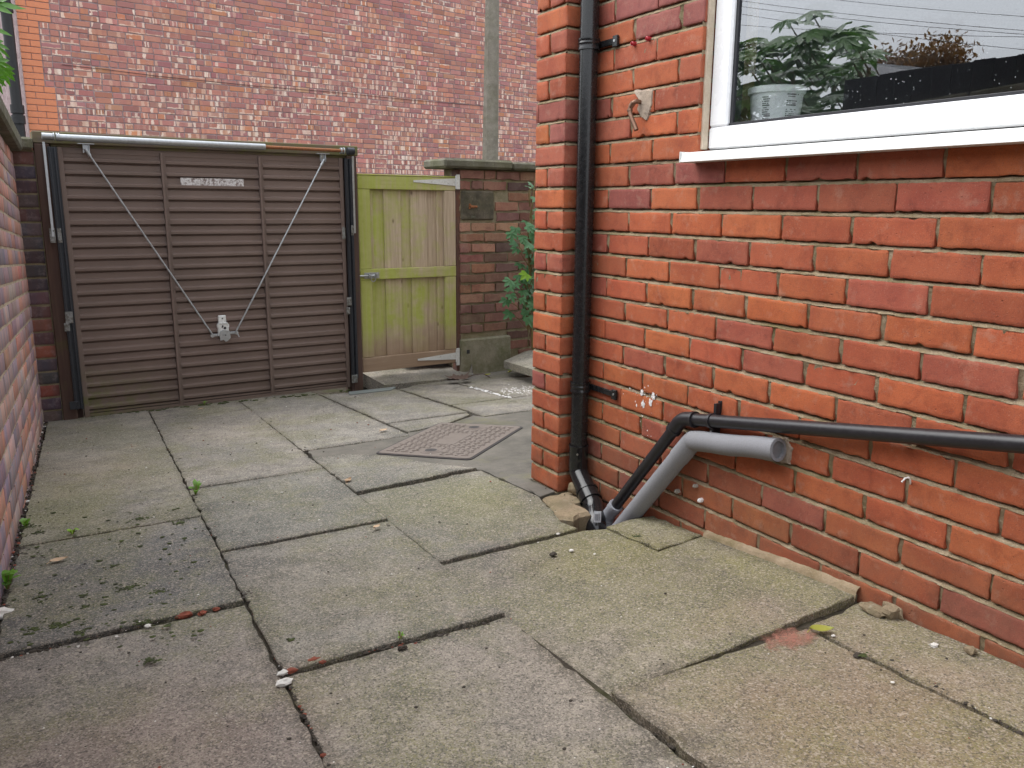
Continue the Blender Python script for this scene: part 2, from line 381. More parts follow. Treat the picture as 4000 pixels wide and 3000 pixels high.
# corner pier
PX, PY0, PY1 = 1.745, 2.646, 2.852
mb = MB(); FP = (np.array([PX, 0, 0]), np.array([0, 1., 0]), np.array([-1., 0, 0])); FPR = (np.array([0, PY0, 0]), np.array([1., 0, 0]), np.array([0, -1., 0]))
FPB = (np.array([0, PY1, 0]), np.array([1., 0, 0]), np.array([0, 1., 0]))
for k in range(-18, 17):
    z0 = ZB-k*CH; z1 = z0+.0688; c = pick(PAL, PWU if z0 > .9 else PW, .06)
    o_ = rng.normal(0, .001)
    if k % 2 == 1:
        brick(mb, FP, PY0, PY1, z0, z1, c, o_, 24, 10, chip=.35, jag=.0012)
    else:
        c2 = pick(PAL, PW); m_ = PY0+.115+rng.normal(0, .004)
        brick(mb, FP, PY0, m_-.005, z0, z1, c, o_, 9, 7, chip=.5); brick(mb, FP, m_+.005, PY1, z0, z1, c2, rng.normal(0, .001), 9, 7, chip=.5)
    brick(mb, FPR, PX, WX+.0, z0, z1, c*.92, rng.normal(0, .0006), 8, 7, chip=.2)
    brick(mb, FPB, PX, WX+.1, z0, z1, c*.92, 0, 5, 4, chip=.2)
mortar_sheet(mb, FP, PY0+.007, PY1-.004, -.3, 2.7, step=.014, mi=1, course=(ZB, CH)); mortar_sheet(mb, FPR, PX+.007, WX+.01, -.3, 2.7, step=.014, mi=1, course=(ZB, CH))
mb.box((0, 0, 0), (1, 0, 0), (0, 1, 0), (0, 0, 1), (PX+.013, WX+.05), (PY0+.013, PY1-.01), (-.3, 5.2), 0, 1)
mb.build("pier", [M['brick'], M['mortar']], house, smooth=50)

# window: white plastic frame, glass, sill
M['upvc'] = mat_plain("white_plastic", (.82, .82, .83), .28, 0, 30, .02)
M['upvc_dirty'] = mat_plain("weathered_white_plastic", (.78, .79, .77), .45, .0004, 90, .05, dirt=(.35, .34, .30), dscale=16, dr=(.55, .8), damt=.35)
M['gasket'] = mat_plain("black_rubber", (.02, .02, .024), .5)
def mat_glass(nm, ior, coat):
    t = NT(nm); t.t.nodes.remove(t.p)
    fr = t.new("ShaderNodeFresnel"); t.pos(); t.link(t.rampf(t.geo.outputs["Backfacing"], 0, 1, ior, 1/ior), fr.inputs["IOR"])
    tr = t.new("ShaderNodeBsdfTransparent"); tr.inputs[0].default_value = (.96, .98, .98, 1)
    gl = t.new("ShaderNodeBsdfGlossy"); gl.inputs["Roughness"].default_value = .0; gl.inputs[0].default_value = (.95, .97, 1, 1)
    mx = t.new("ShaderNodeMixShader"); t.link(t.math('ADD', t.mul(fr.outputs[0], 1-coat), coat), mx.inputs[0]); t.link(tr.outputs[0], mx.inputs[1]); t.link(gl.outputs[0], mx.inputs[2])
    df = t.new("ShaderNodeBsdfDiffuse"); df.inputs[0].default_value = (.6, .62, .62, 1)
    sp = t.rampf(t.voro(85, t.sc(t.pos(), 1, 1, .8)), .07, .12, 1, 0); sp = t.mul(sp, t.rampf(t.noise(14, 4), .46, .56)); sp = t.mul(sp, t.rampf(t.sep(t.pos())[2], 1.66, 1.42, 0, .8))
    m2 = t.new("ShaderNodeMixShader"); t.link(sp, m2.inputs[0]); t.link(mx.outputs[0], m2.inputs[1]); t.link(df.outputs[0], m2.inputs[2])
    t.link(m2.outputs[0], t.out.inputs[0]); return t.m
M['glass'] = mat_glass("window_glass", 1.9, .14); M['glass_inner'] = mat_glass("inner_window_glass", 1.45, .0)
FX = WX+.036; FB, FT, FY1, FY0 = 1.278, 2.58, WIN_Y-.006, -.55; GB, GY = 1.345, 1.962
mb = MB(); ex, ey, ez = np.eye(3)
mb.box((FX, 0, 0), ex, ey, ez, (0, .065), (FY0, FY1), (FB, GB), .006)
mb.box((FX, 0, 0), ex, ey, ez, (.001, .065), (GY, FY1), (GB+.001, FT), .006)
mb.box((FX, 0, 0), ex, ey, ez, (0, .065), (FY0, GY-.001), (FT-.075, FT), .006)
mb.box((FX, 0, 0), ex, ey, ez, (.001, .065), (FY0, FY0+.07), (GB+.001, FT-.076), .006)
mb.box((FX, 0, 0), ex, ey, ez, (.001, .065), (.64, .74), (GB+.001, FT-.076), .006)
win = mb.build("window", M['upvc'], house)
mb = MB()
for z in ((GB-.002, GB+.009),): mb.box((FX, 0, 0), ex, ey, ez, (.012, .05), (FY0+.07, GY+.002), z, .001)
mb.box((FX, 0, 0), ex, ey, ez, (.014, .05), (GY-.011, GY+.002), (GB, FT-.07), .001)
mb.build("gasket", M['gasket'], win)
for nm, xo, tilt in (("pane", .020, 0.), ("inner_pane", .044, R(.55))):
    mb = MB(); dz = (FT-GB)*math.tan(tilt)
    mb.add([(FX+xo, .735, GB-.01), (FX+xo, GY+.004, GB-.01), (FX+xo-dz, GY+.004, FT-.06), (FX+xo-dz, .735, FT-.06)], [(0, 1, 2, 3)])
    mb.add([(FX+xo, FY0+.06, GB-.01), (FX+xo, .645, GB-.01), (FX+xo-dz, .645, FT-.06), (FX+xo-dz, FY0+.06, FT-.06)], [(0, 1, 2, 3)])
    mb.build("pane", M['glass' if nm == "pane" else 'glass_inner'], win)
mb = MB()
mb.prism([(-.066, -.024), (-.062, .002), (-.04, .006), (.036, .012), (.036, -.024)], (WX, 0, SILLZ+.006), ex, ez, ey, -.55, WIN_Y+.002)
mb.box((WX, 0, SILLZ+.006), ex, ey, ez, (-.0675, -.0), (WIN_Y+.002, WIN_Y+.006), (-.026, .007), .001)
mb.build("sill", M['upvc_dirty'], win)
mb = MB(); mb.box((0, 0, 0), ex, ey, ez, (WX+.012, FX+.001), (WIN_Y-.008, WIN_Y+.004), (FB, 2.6), .002); mb.build("sealant", M['mortar_pale'], win)
# room behind the glass
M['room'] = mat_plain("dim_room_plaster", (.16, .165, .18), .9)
M['board'] = mat_plain("white_window_board", (.72, .73, .74), .4)
mb = MB()
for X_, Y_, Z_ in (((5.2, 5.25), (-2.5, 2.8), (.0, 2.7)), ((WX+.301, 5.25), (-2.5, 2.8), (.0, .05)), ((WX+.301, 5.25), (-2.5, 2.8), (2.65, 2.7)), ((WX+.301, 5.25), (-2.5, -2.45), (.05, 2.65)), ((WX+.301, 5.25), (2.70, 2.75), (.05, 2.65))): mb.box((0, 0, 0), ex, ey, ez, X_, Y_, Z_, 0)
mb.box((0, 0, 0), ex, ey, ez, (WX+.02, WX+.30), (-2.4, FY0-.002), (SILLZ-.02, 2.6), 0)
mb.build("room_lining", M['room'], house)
mb = MB(); mb.box((0, 0, 0), ex, ey, ez, (FX+.067, WX+.34), (-.6, 2.04), (1.30, 1.325), .003); mb.build("window_board", M['board'], house)
# plaster patch, plugs and screws in the brickwork
M['patch'] = mat_mortar("rough_patch", lin(178, 160, 142), lin(150, 136, 124))
M['white_splash'] = mat_plain("white_splash", (.75, .73, .72), .8, .001, 120, .1)
def wall_poly(mb, pts, X, thick=.004, mi=0, sub=6):
    P = [at_x(a, b, X) for a, b in pts]; n = len(P); Q = []
    for i in range(n):
        for j in range(sub):
            t = j/sub; q = P[i]*(1-t)+P[(i+1) % n]*t; q = q+np.array([0, rng.normal(0, .0016), rng.normal(0, .0016)]); Q.append(q)
    c = sum(Q)/len(Q); V = [c-np.array([thick, 0, 0])]; L = len(Q)
    for q in Q: V.append(c+(q-c)*.88-np.array([thick+rng.normal(0, .0003), 0, 0]))
    for q in Q: V.append(q+np.array([.008, 0, 0]))
    fs = [(0, 1+(i+1) % L, 1+i) for i in range(L)]+[(1+i, 1+(i+1) % L, 1+L+(i+1) % L, 1+L+i) for i in range(L)]
    mb.add(V, fs, mi)
mb = MB()
wall_poly(mb, [(2476, 352), (2555, 345), (2552, 400), (2540, 440), (2530, 478), (2508, 462), (2488, 430), (2500, 395)], WX)
mb.build("mortar_patch", M['patch'], house, smooth=60)
mb = MB(); wall_poly(mb, [(3015, 1700), (3075, 1712), (3098, 1755), (3085, 1815), (3050, 1812), (3010, 1770)], WX-.001); mb.build("mortar_patch", M['patch'], house, smooth=60)
mb = MB()
for i in range(46):
    a, b = rng.normal(0, 42), rng.normal(0, 30); cx, cy = (2535, 1550) if i % 2 else (2500, 1530)
    rr = max(.0006, rng.exponential(.0011)); p = at_x(cx+a*.6, cy+b*.7+abs(a)*.2, WX-.0015)
    mb.blob(p, rr, i, .5, (.3, 1, 1.3), 1)
for c_ in ((2507, 1535), (2552, 1548), (2540, 1570), (2512, 1578)): mb.blob(at_x(*c_, WX-.002), .0065, c_[0], 1.3, (.25, 1.1, 1.5), 3)
for i in range(14): mb.blob(at_x(2520+rng.normal(0, 14), 1640+rng.normal(0, 40), WX-.0015), rng.uniform(.0008, .0022), i+99, .5, (.3, 1, 1.4), 1)
mb.build("mortar_splash", M['white_splash'], house, kind="stuff")
M['red_plug'] = mat_plain("red_plastic", (.35, .02, .03), .4); M['pale_plug'] = mat_plain("pale_plastic", (.34, .31, .27), .6); M['steel'] = mat_plain("steel", (.55, .55, .55), .35, metal=1.)
for i, (px, py, r, m) in enumerate(((2480, 172, .008, 'red_plug'), (2537, 152, .008, 'red_plug'), (2722, 1897, .007, 'pale_plug'), (2742, 1953, .008, 'white_splash'), (2650, 1918, .008, 'pale_plug'))):
    mb = MB(); p = at_x(px, py, WX); mb.tube([p+(.01, 0, 0), p-(.012, 0, 0), p-(.013, 0, .001)], [r*.9, r, r*.4], 9); mb.blob(p-(.014, 0, 0), r*.7, i, .5, sub=1); mb.build("wall_plug", M[m], house)
mb = MB(); pts = [at_x(*q, WX-dx) for q, dx in (((3522, 1883), .03), ((3536, 1868), .025), ((3550, 1865), .015), ((3556, 1878), .008), ((3557, 1895), -.004))]
mb.tube(pts, .0022, 7); mb.build("wire_stub", M['white_splash'], house)

# ------------------------------------------------------------------ pipes on the house
M['pvc_black'] = mat_plain("black_gutter_plastic", (.012, .012, .013), .27, .0003, 70, .3, dirt=(.05, .047, .042), dscale=70, dr=(.66, .8), damt=.2)
M['pvc_black_new'] = mat_plain("shiny_black_plastic", (.012, .012, .013), .14, 0, 70, .2, dirt=(.05, .05, .05), dscale=70, dr=(.66, .8), damt=.3)
M['pvc_matt'] = mat_plain("black_waste_plastic", (.018, .017, .02), .38, .0003, 90, .2)
M['pvc_grey'] = mat_plain("grey_plastic", (.30, .31, .34), .42, .0002, 60, .06)
M['foam'] = mat_plain("grey_pipe_foam", (.215, .215, .23), .85, .0012, 260, .12, dirt=(.18, .17, .16), dscale=14, dr=(.55, .8), damt=.4)
M['pipe_in'] = mat_plain("shaded_grey_pipe", (.17, .17, .18), .6); M['label_white'] = mat_plain("white_label", (.7, .72, .75), .5); M['ink'] = mat_plain("black_ink", (.03, .03, .035), .6)
def bend(p, q, r, n=7):
    """smooth polyline p0 -> corner -> p2 rounding the corner with radius r"""
    a, b, c = [np.asarray(x, float) for x in (p, q, r)]; return a, b, c
def fillet(path, rad, n=7):
    P = [np.asarray(x, float) for x in path]; out = [P[0]]
    for i in range(1, len(P)-1):
        d0 = P[i-1]-P[i]; d1 = P[i+1]-P[i]; l0, l1 = np.linalg.norm(d0), np.linalg.norm(d1); rr = min(rad, l0*.45, l1*.45)
        a = P[i]+d0/l0*rr; b = P[i]+d1/l1*rr
        for t in np.linspace(0, 1, n): out.append((1-t)**2*a+2*t*(1-t)*P[i]+t*t*b)
    return out+[P[-1]]
DPX, DPY, DR = 1.806, 2.592, .034
dp = thing("downpipe", "black plastic rainwater downpipe clipped beside the brick corner pier", "downpipe", (DPX, DPY, 0))
mb = MB(); mb.tube([(DPX, DPY, .165), (DPX, DPY, 3.4)], DR, 32); mb.build("pipe", M['pvc_black'], dp, smooth=40)
for (cx_, cy_, n_) in ((2405, 160, 3), (2400, 1540, 2)):
    p = at_x(cx_, cy_, WX-.006); z = p[2]; mb = MB()
    prof = [(-.019, DR+.001), (-.019, DR+.006), (-.012, DR+.006), (-.009, DR+.0045), (0, DR+.0045), (.003, DR+.0065), (.009, DR+.0045), (.012, DR+.006), (.019, DR+.006), (.019, DR+.001)]
    mb.tube([(DPX, DPY, z+a) for a, b in prof], [b for a, b in prof], 32, cap=False)
    mb.box((WX-.012, 0, z), ex, ey, ez, (0, .010), (p[1]-.012, DPY-.01), (-.011, .011), .002)
    mb.box((WX-.014, 0, z), ex, ey, ez, (0, .012), (p[1]-.016, p[1]+.010), (-.020, .018), .002)
    ob = mb.build("clip", M['pvc_black'], dp, smooth=35)
    mb = MB(); mb.tube([(WX-.016, p[1]-.003, z), (WX-.013, p[1]-.003, z)], [.0045, .005], 10); mb.build("screw", M['steel'], ob)
mb = MB(); prof = [(.175, DR+.001), (.175, DR+.006), (.170, DR+.007), (.163, DR+.0045), (.120, DR+.0045), (.113, DR+.005)]
mb.tube([(DPX, DPY, a) for a, b in prof], [b for a, b in prof], 32, cap=False)
B0 = np.array([DPX, DPY, .114]); B1 = np.array([DPX, DPY, .062]); B2 = at_y(2304, 1945, 2.475); B3 = at_y(2328, 2050, 2.345); B4 = B3+np.array([-.0, -.01, -.25])
mb.tube(fillet([B0, B1, B2], .055), DR+.0045, 32, cap=False)
d_ = (B2-B1)/np.linalg.norm(B2-B1)
for a, b, r_ in ((-.030, .014, .0085), (-.036, -.028, .0115), (.009, .016, .0105)): mb.tube([B2+d_*a, B2+d_*b], DR+r_, 32)
mb.tube(fillet([B2, B2+d_*.055, B3+np.array([0, 0, -.005]), B4], .08, 9), DR+.005, 32, cap=False)
sh = mb.build("shoe_bend", M['pvc_black_new'], dp, smooth=40)
mb = MB(); s0 = B2+d_*-.01
for zz, o_ in ((.145, np.array([DPX, DPY, 0])),):
    q = o_+np.array([-.026, -.030, zz]); mb.tube([q, q+np.array([-.002, -.0025, 0])], .004, 10)
mb.build("screw", M['steel'], dp)
# label sticker near the bottom
mb = MB(); lc = at_y(2268, 2032, 2.315); rad = DR+.0062; cc = np.array([B3[0], B3[1]-.003])
th0 = math.atan2(-1, -.62); zt, zb_ = lc[2]+.024, lc[2]-.020
for i in range(6):
    a0, a1 = th0+(i-3)*.11, th0+(i-2)*.11
    mb.add([(cc[0]+rad*math.cos(a), cc[1]+rad*math.sin(a), z) for a, z in ((a0, zb_), (a1, zb_), (a1, zt), (a0, zt))], [(0, 1, 2, 3)])
lab = mb.build("label", M['label_white'], sh)
mb = MB()
for i in range(9):
    a = th0+(-2.4+i*.5)*.11
    w_ = .012+.01*(i % 3)
    rr2 = rad+.0006
    mb.add([(cc[0]+rr2*math.cos(b), cc[1]+rr2*math.sin(b), z) for b, z in ((a, zb_+.008), (a+w_, zb_+.008), (a+w_, zt-.010), (a, zt-.010))], [(0, 1, 2, 3)])
mb.build("print", M['ink'], lab)

wp = thing("waste_pipe", "thin black waste pipe running down along the brick wall into the drain", "pipe", (1.81, 1.6, .5))
XO = WX-.034; PR = .0205
E0 = at_x(4000, 1736, XO); E1 = at_x(3100, 1668, XO); dE = (E0-E1)/np.linalg.norm(E0-E1)
EL = at_x(2665, 1636, XO); BOT = at_x(2398, 1985, XO-.02)
far_end = E1+dE*2.6; EL = E1-dE*(np.linalg.norm(E1-EL)); EL[0] = XO
mb = MB(); mb.tube([far_end, EL+dE*.03], PR, 28); mb.tube([EL+(BOT-EL)*.08, BOT], PR, 28); mb.build("pipe", M['pvc_matt'], wp, smooth=40)
mb = MB(); dB = (BOT-EL)/np.linalg.norm(BOT-EL)
mb.tube(fillet([EL+dE*.062, EL, EL+dB*.062], .03, 9), PR+.004, 28)
for c_, d2 in ((EL+dE*.055, dE), (EL+dB*.055, dB)): mb.tube([c_-d2*.004, c_+d2*.009], PR+.0065, 28)
mb.build("elbow", M['pvc_matt'], wp, smooth=40)
K = at_x(2780, 1640, XO); K = EL+dE*np.linalg.norm(K-EL)
mb = MB(); mb.tube([K-dE*.006, K+dE*.006], PR+.004, 28)
mb.box(K, ex, dE, ez, (.01, WX-XO-.001), (-.006, .006), (-.004, .055), .001); mb.box(K, ex, dE, ez, (WX-XO-.005, WX-XO-.001), (-.008, .008), (.022, .062), .001); mb.box(K, ex, dE, ez, (.0, WX-XO-.001), (-.007, .007), (-.046, -.018), .001)
kl = mb.build("clip", M['pvc_matt'], wp, smooth=35)
mb = MB(); q = K+np.array([WX-XO-.008, 0, .047]); mb.tube([q, q+np.array([.004, 0, 0])], .004, 9); mb.build("screw", M['steel'], kl); mb = MB(); q = K+np.array([-.002, 0, -.036]); mb.tube([q, q+np.array([.004, 0, 0])], .004, 9); mb.build("screw", M['steel'], kl)
mb = MB(); S1 = BOT-dB*.022; S2 = BOT+dB*.045; S3 = S2+np.array([0, -.01, -.03])
mb.tube([S1, S1+dB*.006, S1+dB*.012, S1+dB*.03, S1+dB*.034, S2], [PR+.0065, PR+.0075, PR+.0065, PR+.0065, PR+.005, PR+.005], 28)
mb.tube(fillet([S2-dB*.01, S2+dB*.02, S2+dB*.02+np.array([0, -.004, -.2])], .03, 6), PR+.0055, 24)
mb.tube([S2+dB*.012, S2+dB*.02], PR+.0085, 24)
mb.build("socket", M['pvc_grey'], wp, smooth=40)

ip = thing("lagged_pipe", "thick grey foam lagged pipe with an open end, bent down into the drain", "pipe", (1.80, 1.9, .3))
XG = WX-.042; IR = .0335
GE = at_x(3040, 1757, XG+.004); GL = at_x(2705, 1722, XG); GBt = at_x(2440, 2045, XG-.012)
dG = (GE-GL)/np.linalg.norm(GE-GL); dH = (GBt-GL)/np.linalg.norm(GBt-GL)
mb = MB(); L_ = np.linalg.norm(GE-GL); mid = [GL+dG*L_*t for t in np.linspace(0, 1, 9)]
mb.tube([m_+np.array([0, 0, .0015*math.sin(i*1.3)]) for i, m_ in enumerate(mid)], [IR, IR, IR*.985, IR, IR*1.01, IR*.97, IR, IR*1.02, IR*1.02], 28, cap=False)
mb.tube([GE+dG*.0005, GE-dG*.03], [IR*.78, IR*.76], 28, cap=False)
inner_ring = MB(); 
mb.tube([GE, GE+dG*.0012], [IR*1.02, IR*.76], 28, cap=False)
mb.build("foam_sleeve", M['foam'], ip, smooth=40)
mb = MB(); Lh = np.linalg.norm(GBt-GL)+.14
mb.tube([GL-dH*.012, GL+dH*.02, GL+dH*.09, GL+dH*.091], [IR*.93, IR*1.0, IR*1.03, IR*.96], 28)
mb.tube([GL+dH*.088, GL+dH*Lh*.5, GL+dH*Lh], [IR*.96, IR*.97, IR*.97], 28)
mb.build("foam_sleeve", M['foam'], ip, smooth=40)
mb = MB(); mb.tube([GE-dG*.04, GE-dG*.010], IR*.765, 24); mb.build("pipe_end", M['pipe_in'], ip, smooth=40)

M['copper'] = mat_plain("tarnished_copper", (.22, .13, .09), .45, .0003, 90, .2, metal=.8)
cp = thing("copper_pipe_stub", "short brown copper pipe stub bent down from a mortar patch in the wall", "pipe", (1.82, 2.3, 1.4))
c0 = at_x(2505, 402, WX); c1 = at_x(2478, 394, WX-.028); c2 = at_x(2459, 425, WX-.034); c3 = at_x(2464, 452, WX-.034); c4 = at_x(2486, 508, WX-.030)
mb = MB(); mb.tube(fillet([c0+np.array([.02, 0, 0]), c1, c2, c3, c4], .012, 5), .0078, 16); mb.build("pipe", M['copper'], cp, smooth=40)
mb = MB(); mb.tube([c2+(c3-c2)*.1, c2+(c3-c2)*.35], .0098, 16); mb.tube([c1+(c2-c1)*.2, c1+(c2-c1)*.75], .0095, 16); mb.build("fitting", M['copper'], cp, smooth=40)

# ------------------------------------------------------------------ boundary wall on the left
WD = np.array([.045, .99899, 0]); WNn = np.array([.99899, -.045, 0]); WP0 = np.array([-.129-.045*3.736, 0, 0])
lw = thing("boundary_wall", "low purple brick boundary wall with stone coping along the left edge", "wall", (-.1, 3, 0))
SL = -.061
def shear(mbx, y0=0):
    for a in mbx.v: a[:, 2] += SL*(a[:, 1]-4.0)
PL = [lin(164, 138, 132), lin(148, 130, 132), lin(172, 130, 114), lin(140, 126, 132), lin(168, 150, 144)]
FL = (WP0, WD, WNn); mb = MB(); LT = 1.475
ku = int((LT+.5)/.08)
for k in range(ku):
    z1 = LT-.004-k*.0795; z0 = z1-.069
    y = -2.0+(k % 2)*.112
    while y < 5.70:
        w_ = .226
        y1 = min(y+w_-.009, 5.70)
        if y1-y > .03:
            # multi-tone rustic face: two or three strips per brick
            brick(mb, FL, y, y1, z0, z1, pick(PL, [3, 3, 2.4, 2, 2], .1), rng.normal(0, .0008), 8 if y > 1.5 else 3, 4, jag=.001, chip=.1, depth=.010, rnd=.002)
        y += w_
mortar_sheet(mb, FL, -2.0, 5.71, -.6, LT, off=-.0035, step=.03, amp=.0004, mi=1)
mb.box(WP0, WD, WNn, ez, (-2, 5.71), (-.22, -.008), (-.6, LT), 0, 1)
shear(mb)
def mat_left():
    t = NT("rustic_purple_brick"); c = t.attr("bcol").outputs["Color"]; L = t.sep(t.attr("bl").outputs["Color"])
    n = t.new("ShaderNodeCombineXYZ"); t.link(t.math('ADD', t.mul(L[0], 2.6), t.mul(L[2], 57.)), n.inputs[0]); t.link(t.mul(L[2], 91.), n.inputs[1])
    s_ = t.noise(1.6, 2, .5, n.outputs[0])
    c = t.mix(t.rampf(s_, .42, .6), t.mix(1, c, (1.12, .9, .84), 'MULTIPLY'), t.mix(1, c, (.78, .80, .88), 'MULTIPLY'))
    c = t.mix(t.rampf(t.noise(30, 5, .7), .5, .8, 0, .4), c, (.36, .3, .3))
    return t.fin(c, .72, t.bump(t.noise(150, 3), .4, .0015), spec=.35)
M['brick_left'] = mat_left()
mb.build("brickwork", [M['brick_left'], M['mortar_wall']], lw, smooth=50)
def mat_stone(name, c1, c2, moss=.5, lich=.3):
    t = NT(name); n = t.noise(9, 6, .7); n2 = t.noise(120, 3)
    c = t.mix(t.rampf(n, .35, .65), c1, c2); c = t.mix(t.rampf(n2, .55, .75, 0, .5), c, np.array(c1)*.35)
    up = t.sep(t.geo.outputs["Normal"])[2]
    c = t.mix(t.mul(t.rampf(t.noise(6, 6, .75), .45, .66), moss), c, (.085, .095, .03)); c = t.mix(t.mul(t.rampf(t.noise(31, 4, .7), .6, .68), lich), c, (.45, .45, .38))
    return t.fin(c, .95, t.bump(t.math('ADD', n2, t.mul(n, 2.)), .7, .006), spec=.2)
M['coping'] = mat_stone("mossy_coping_stone", lin(124, 120, 108), lin(92, 90, 78))
mb = MB()
y = -2.0
while y < 5.6:
    y1 = min(y+.75, 5.60); mb.box(WP0, WD, WNn, ez, (y+.004, y1), (-.28, .055), (LT+.002, LT+.085), .012); y = y1
shear(mb); mb.build("coping", M['coping'], lw, smooth=30)

# ------------------------------------------------------------------ brick pier between boundary wall and garage door
gp = thing("brick_pier", "narrow dark brick pier with stone cap left of the brown garage door", "pier", tuple(Gp(-.16, 0, -.2)))
FG = (GO+GN*.012, GD, GN); mb = MB()
PG = [lin(92, 72, 72), lin(82, 74, 80), lin(124, 78, 66), lin(106, 76, 72), lin(70, 64, 70)]
z = 1.385
for k in range(22):
    z1 = z-k*.0815; brick(mb, FG, -.42, -.122+rng.normal(0, .002), z1-.072, z1, pick(PG, [3, 3, 2.4, 2, 2], .12), rng.normal(0, .001), 10, 6, chip=.2)
mortar_sheet(mb, FG, -.42, -.124, -.45, 1.40, off=-.006, mi=1); mb.box(GO, GD, GN, ez, (-.42, -.118), (-.22, .004), (-.45, 1.392), 0, 1)
mb.build("brickwork", [M['brick_left'], M['mortar_old']], gp, smooth=50)
mb = MB(); mb.box(GO, GD, GN, ez, (-.46, -.122), (-.26, .05), (1.396, 1.465), .012); mb.build("cap", M['coping'], gp, smooth=30)

# ------------------------------------------------------------------ garage door
def mat_brown():
    t = NT("brown_door_paint"); n = t.noise(3, 4); p = t.pos()
    c = t.mix(t.rampf(n, .3, .7), lin(118, 101, 94), lin(106, 91, 84))
    c = t.mix(t.rampf(t.noise(180, 3), .6, .75, 0, .25), c, lin(140, 122, 110))
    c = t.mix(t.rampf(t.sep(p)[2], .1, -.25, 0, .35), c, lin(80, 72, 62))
    x = t.sep(p)[0]; g = t.mul(t.rampf(x, .75, .16), t.rampf(t.sep(p)[2], .12, -.1)); g = t.mul(g, t.rampf(t.noise(14, 6, .75), .42, .62))
    c = t.mix(t.mul(g, .8), c, (.10, .12, .02))
    return t.fin(c, .5, t.bump(t.noise(60, 2), .15, .001), spec=.4)
M['brown'] = mat_brown()
M['galv_dull'] = mat_plain("dull_grimy_steel", (.26, .27, .27), .5, .001, 40, .25, metal=.5, dirt=(.07, .06, .045), dscale=45, dr=(.45, .6), damt=.8)
M['galv'] = mat_plain("galvanised_steel", (.40, .42, .44), .42, .0004, 60, .12, metal=.75, dirt=(.25, .2, .16), dscale=20, dr=(.6, .8), damt=.4)
M['galv_pale'] = mat_plain("pale_zinc", (.66, .67, .66), .5, .0004, 80, .1, metal=.25, dirt=(.3, .28, .26), dscale=45, dr=(.58, .7), damt=.7)
M['track'] = mat_plain("black_blue_steel", (.032, .036, .045), .45, .0004, 60, .2, metal=.3, dirt=(.14, .16, .03), dscale=9, dr=(.66, .78), damt=.6)
M['rust'] = mat_plain("rusty_rod", (.26, .10, .04), .7, .0008, 90, .3, metal=.3)
def mat_timber(name, c1, c2, algae, acol, arange=(.45, .65), axis='z', asc=5):
    t = NT(name); p = t.pos(); v = t.sc(p, *((40, 40, 2.2) if axis == 'z' else (2.2, 2.2, 60)))
    g = t.noise(1., 5, .6, v, .3); c = t.mix(t.rampf(g, .3, .7), c1, c2)
    c = t.mix(t.mul(t.rampf(t.noise(asc, 6, .7), *arange), algae), c, acol)
    return t.fin(c, .85, t.bump(g, .4, .002), spec=.25)
M['post'] = mat_timber("brown_painted_timber", lin(74, 58, 54), lin(92, 74, 66), .45, (.09, .10, .03), (.55, .72))
M['lintel'] = mat_timber("weathered_lintel_timber", lin(98, 88, 80), lin(120, 104, 92), .7, (.13, .14, .04), (.42, .62), 'x')
gf = thing("garage_door_frame", "timber frame, spring tube and runners around the brown garage door", "door frame", tuple(Gp(.9, 0, -.2)))
for s0, s1, r0_, r1_ in ((-.118, -.040, -.118, -.0015), (1.800, 1.872, 1.7735, 1.872)):
    mb = MB(); mb.box(GO, GD, GN, ez, (s0, s1), (-.036, .03), (-.30, 1.432), .004); mb.box(GO, GD, GN, ez, (r0_, r1_), (-.08, -.0365), (-.30, 1.432), .002); mb.build("post", M['post'], gf)
mb = MB(); mb.box(GO, GD, GN, ez, (-.122, 1.885), (-.075, .028), (1.434, 1.503), .005); mb.box(GO, GD, GN, ez, (-.03, 1.80), (-.07, .004), (1.4185, 1.4335), .001); mb.build("lintel", M['lintel'], gf)
# runners
for s0, s1, sg in ((-.052, -.004, 1), (1.776, 1.822, -1)):
    mb = MB()
    mb.box(GO, GD, GN, ez, (s0, s1), (.034, .040), (-.16, 1.415), .001)
    mb.box(GO, GD, GN, ez, (s0, s0+.005), (.041, .062), (-.16, 1.415), .001); mb.box(GO, GD, GN, ez, (s1-.005, s1), (.041, .062), (-.16, 1.415), .001)
    mb.box(GO, GD, GN, ez, (s0+.006, s0+.016), (.058, .062), (-.16, 1.415), .001); mb.box(GO, GD, GN, ez, (s1-.016, s1-.006), (.058, .062), (-.16, 1.415), .001)
    mb.build("runner", M['track'], gf)
# tension arms beside the runners
for a, b in ((Gp(-.068, .06, 1.44), Gp(-.072, .075, .90)), (Gp(1.832, .06, 1.43), Gp(1.824, .075, .90))):
    mb = MB(); d = b-a; mb.box((a+b)/2, GD, GN, d/np.linalg.norm(d), (-.007, .007), (-.002, .002), (-np.linalg.norm(d)/2, np.linalg.norm(d)/2), .001); mb.build("side_arm", M['galv'], gf)
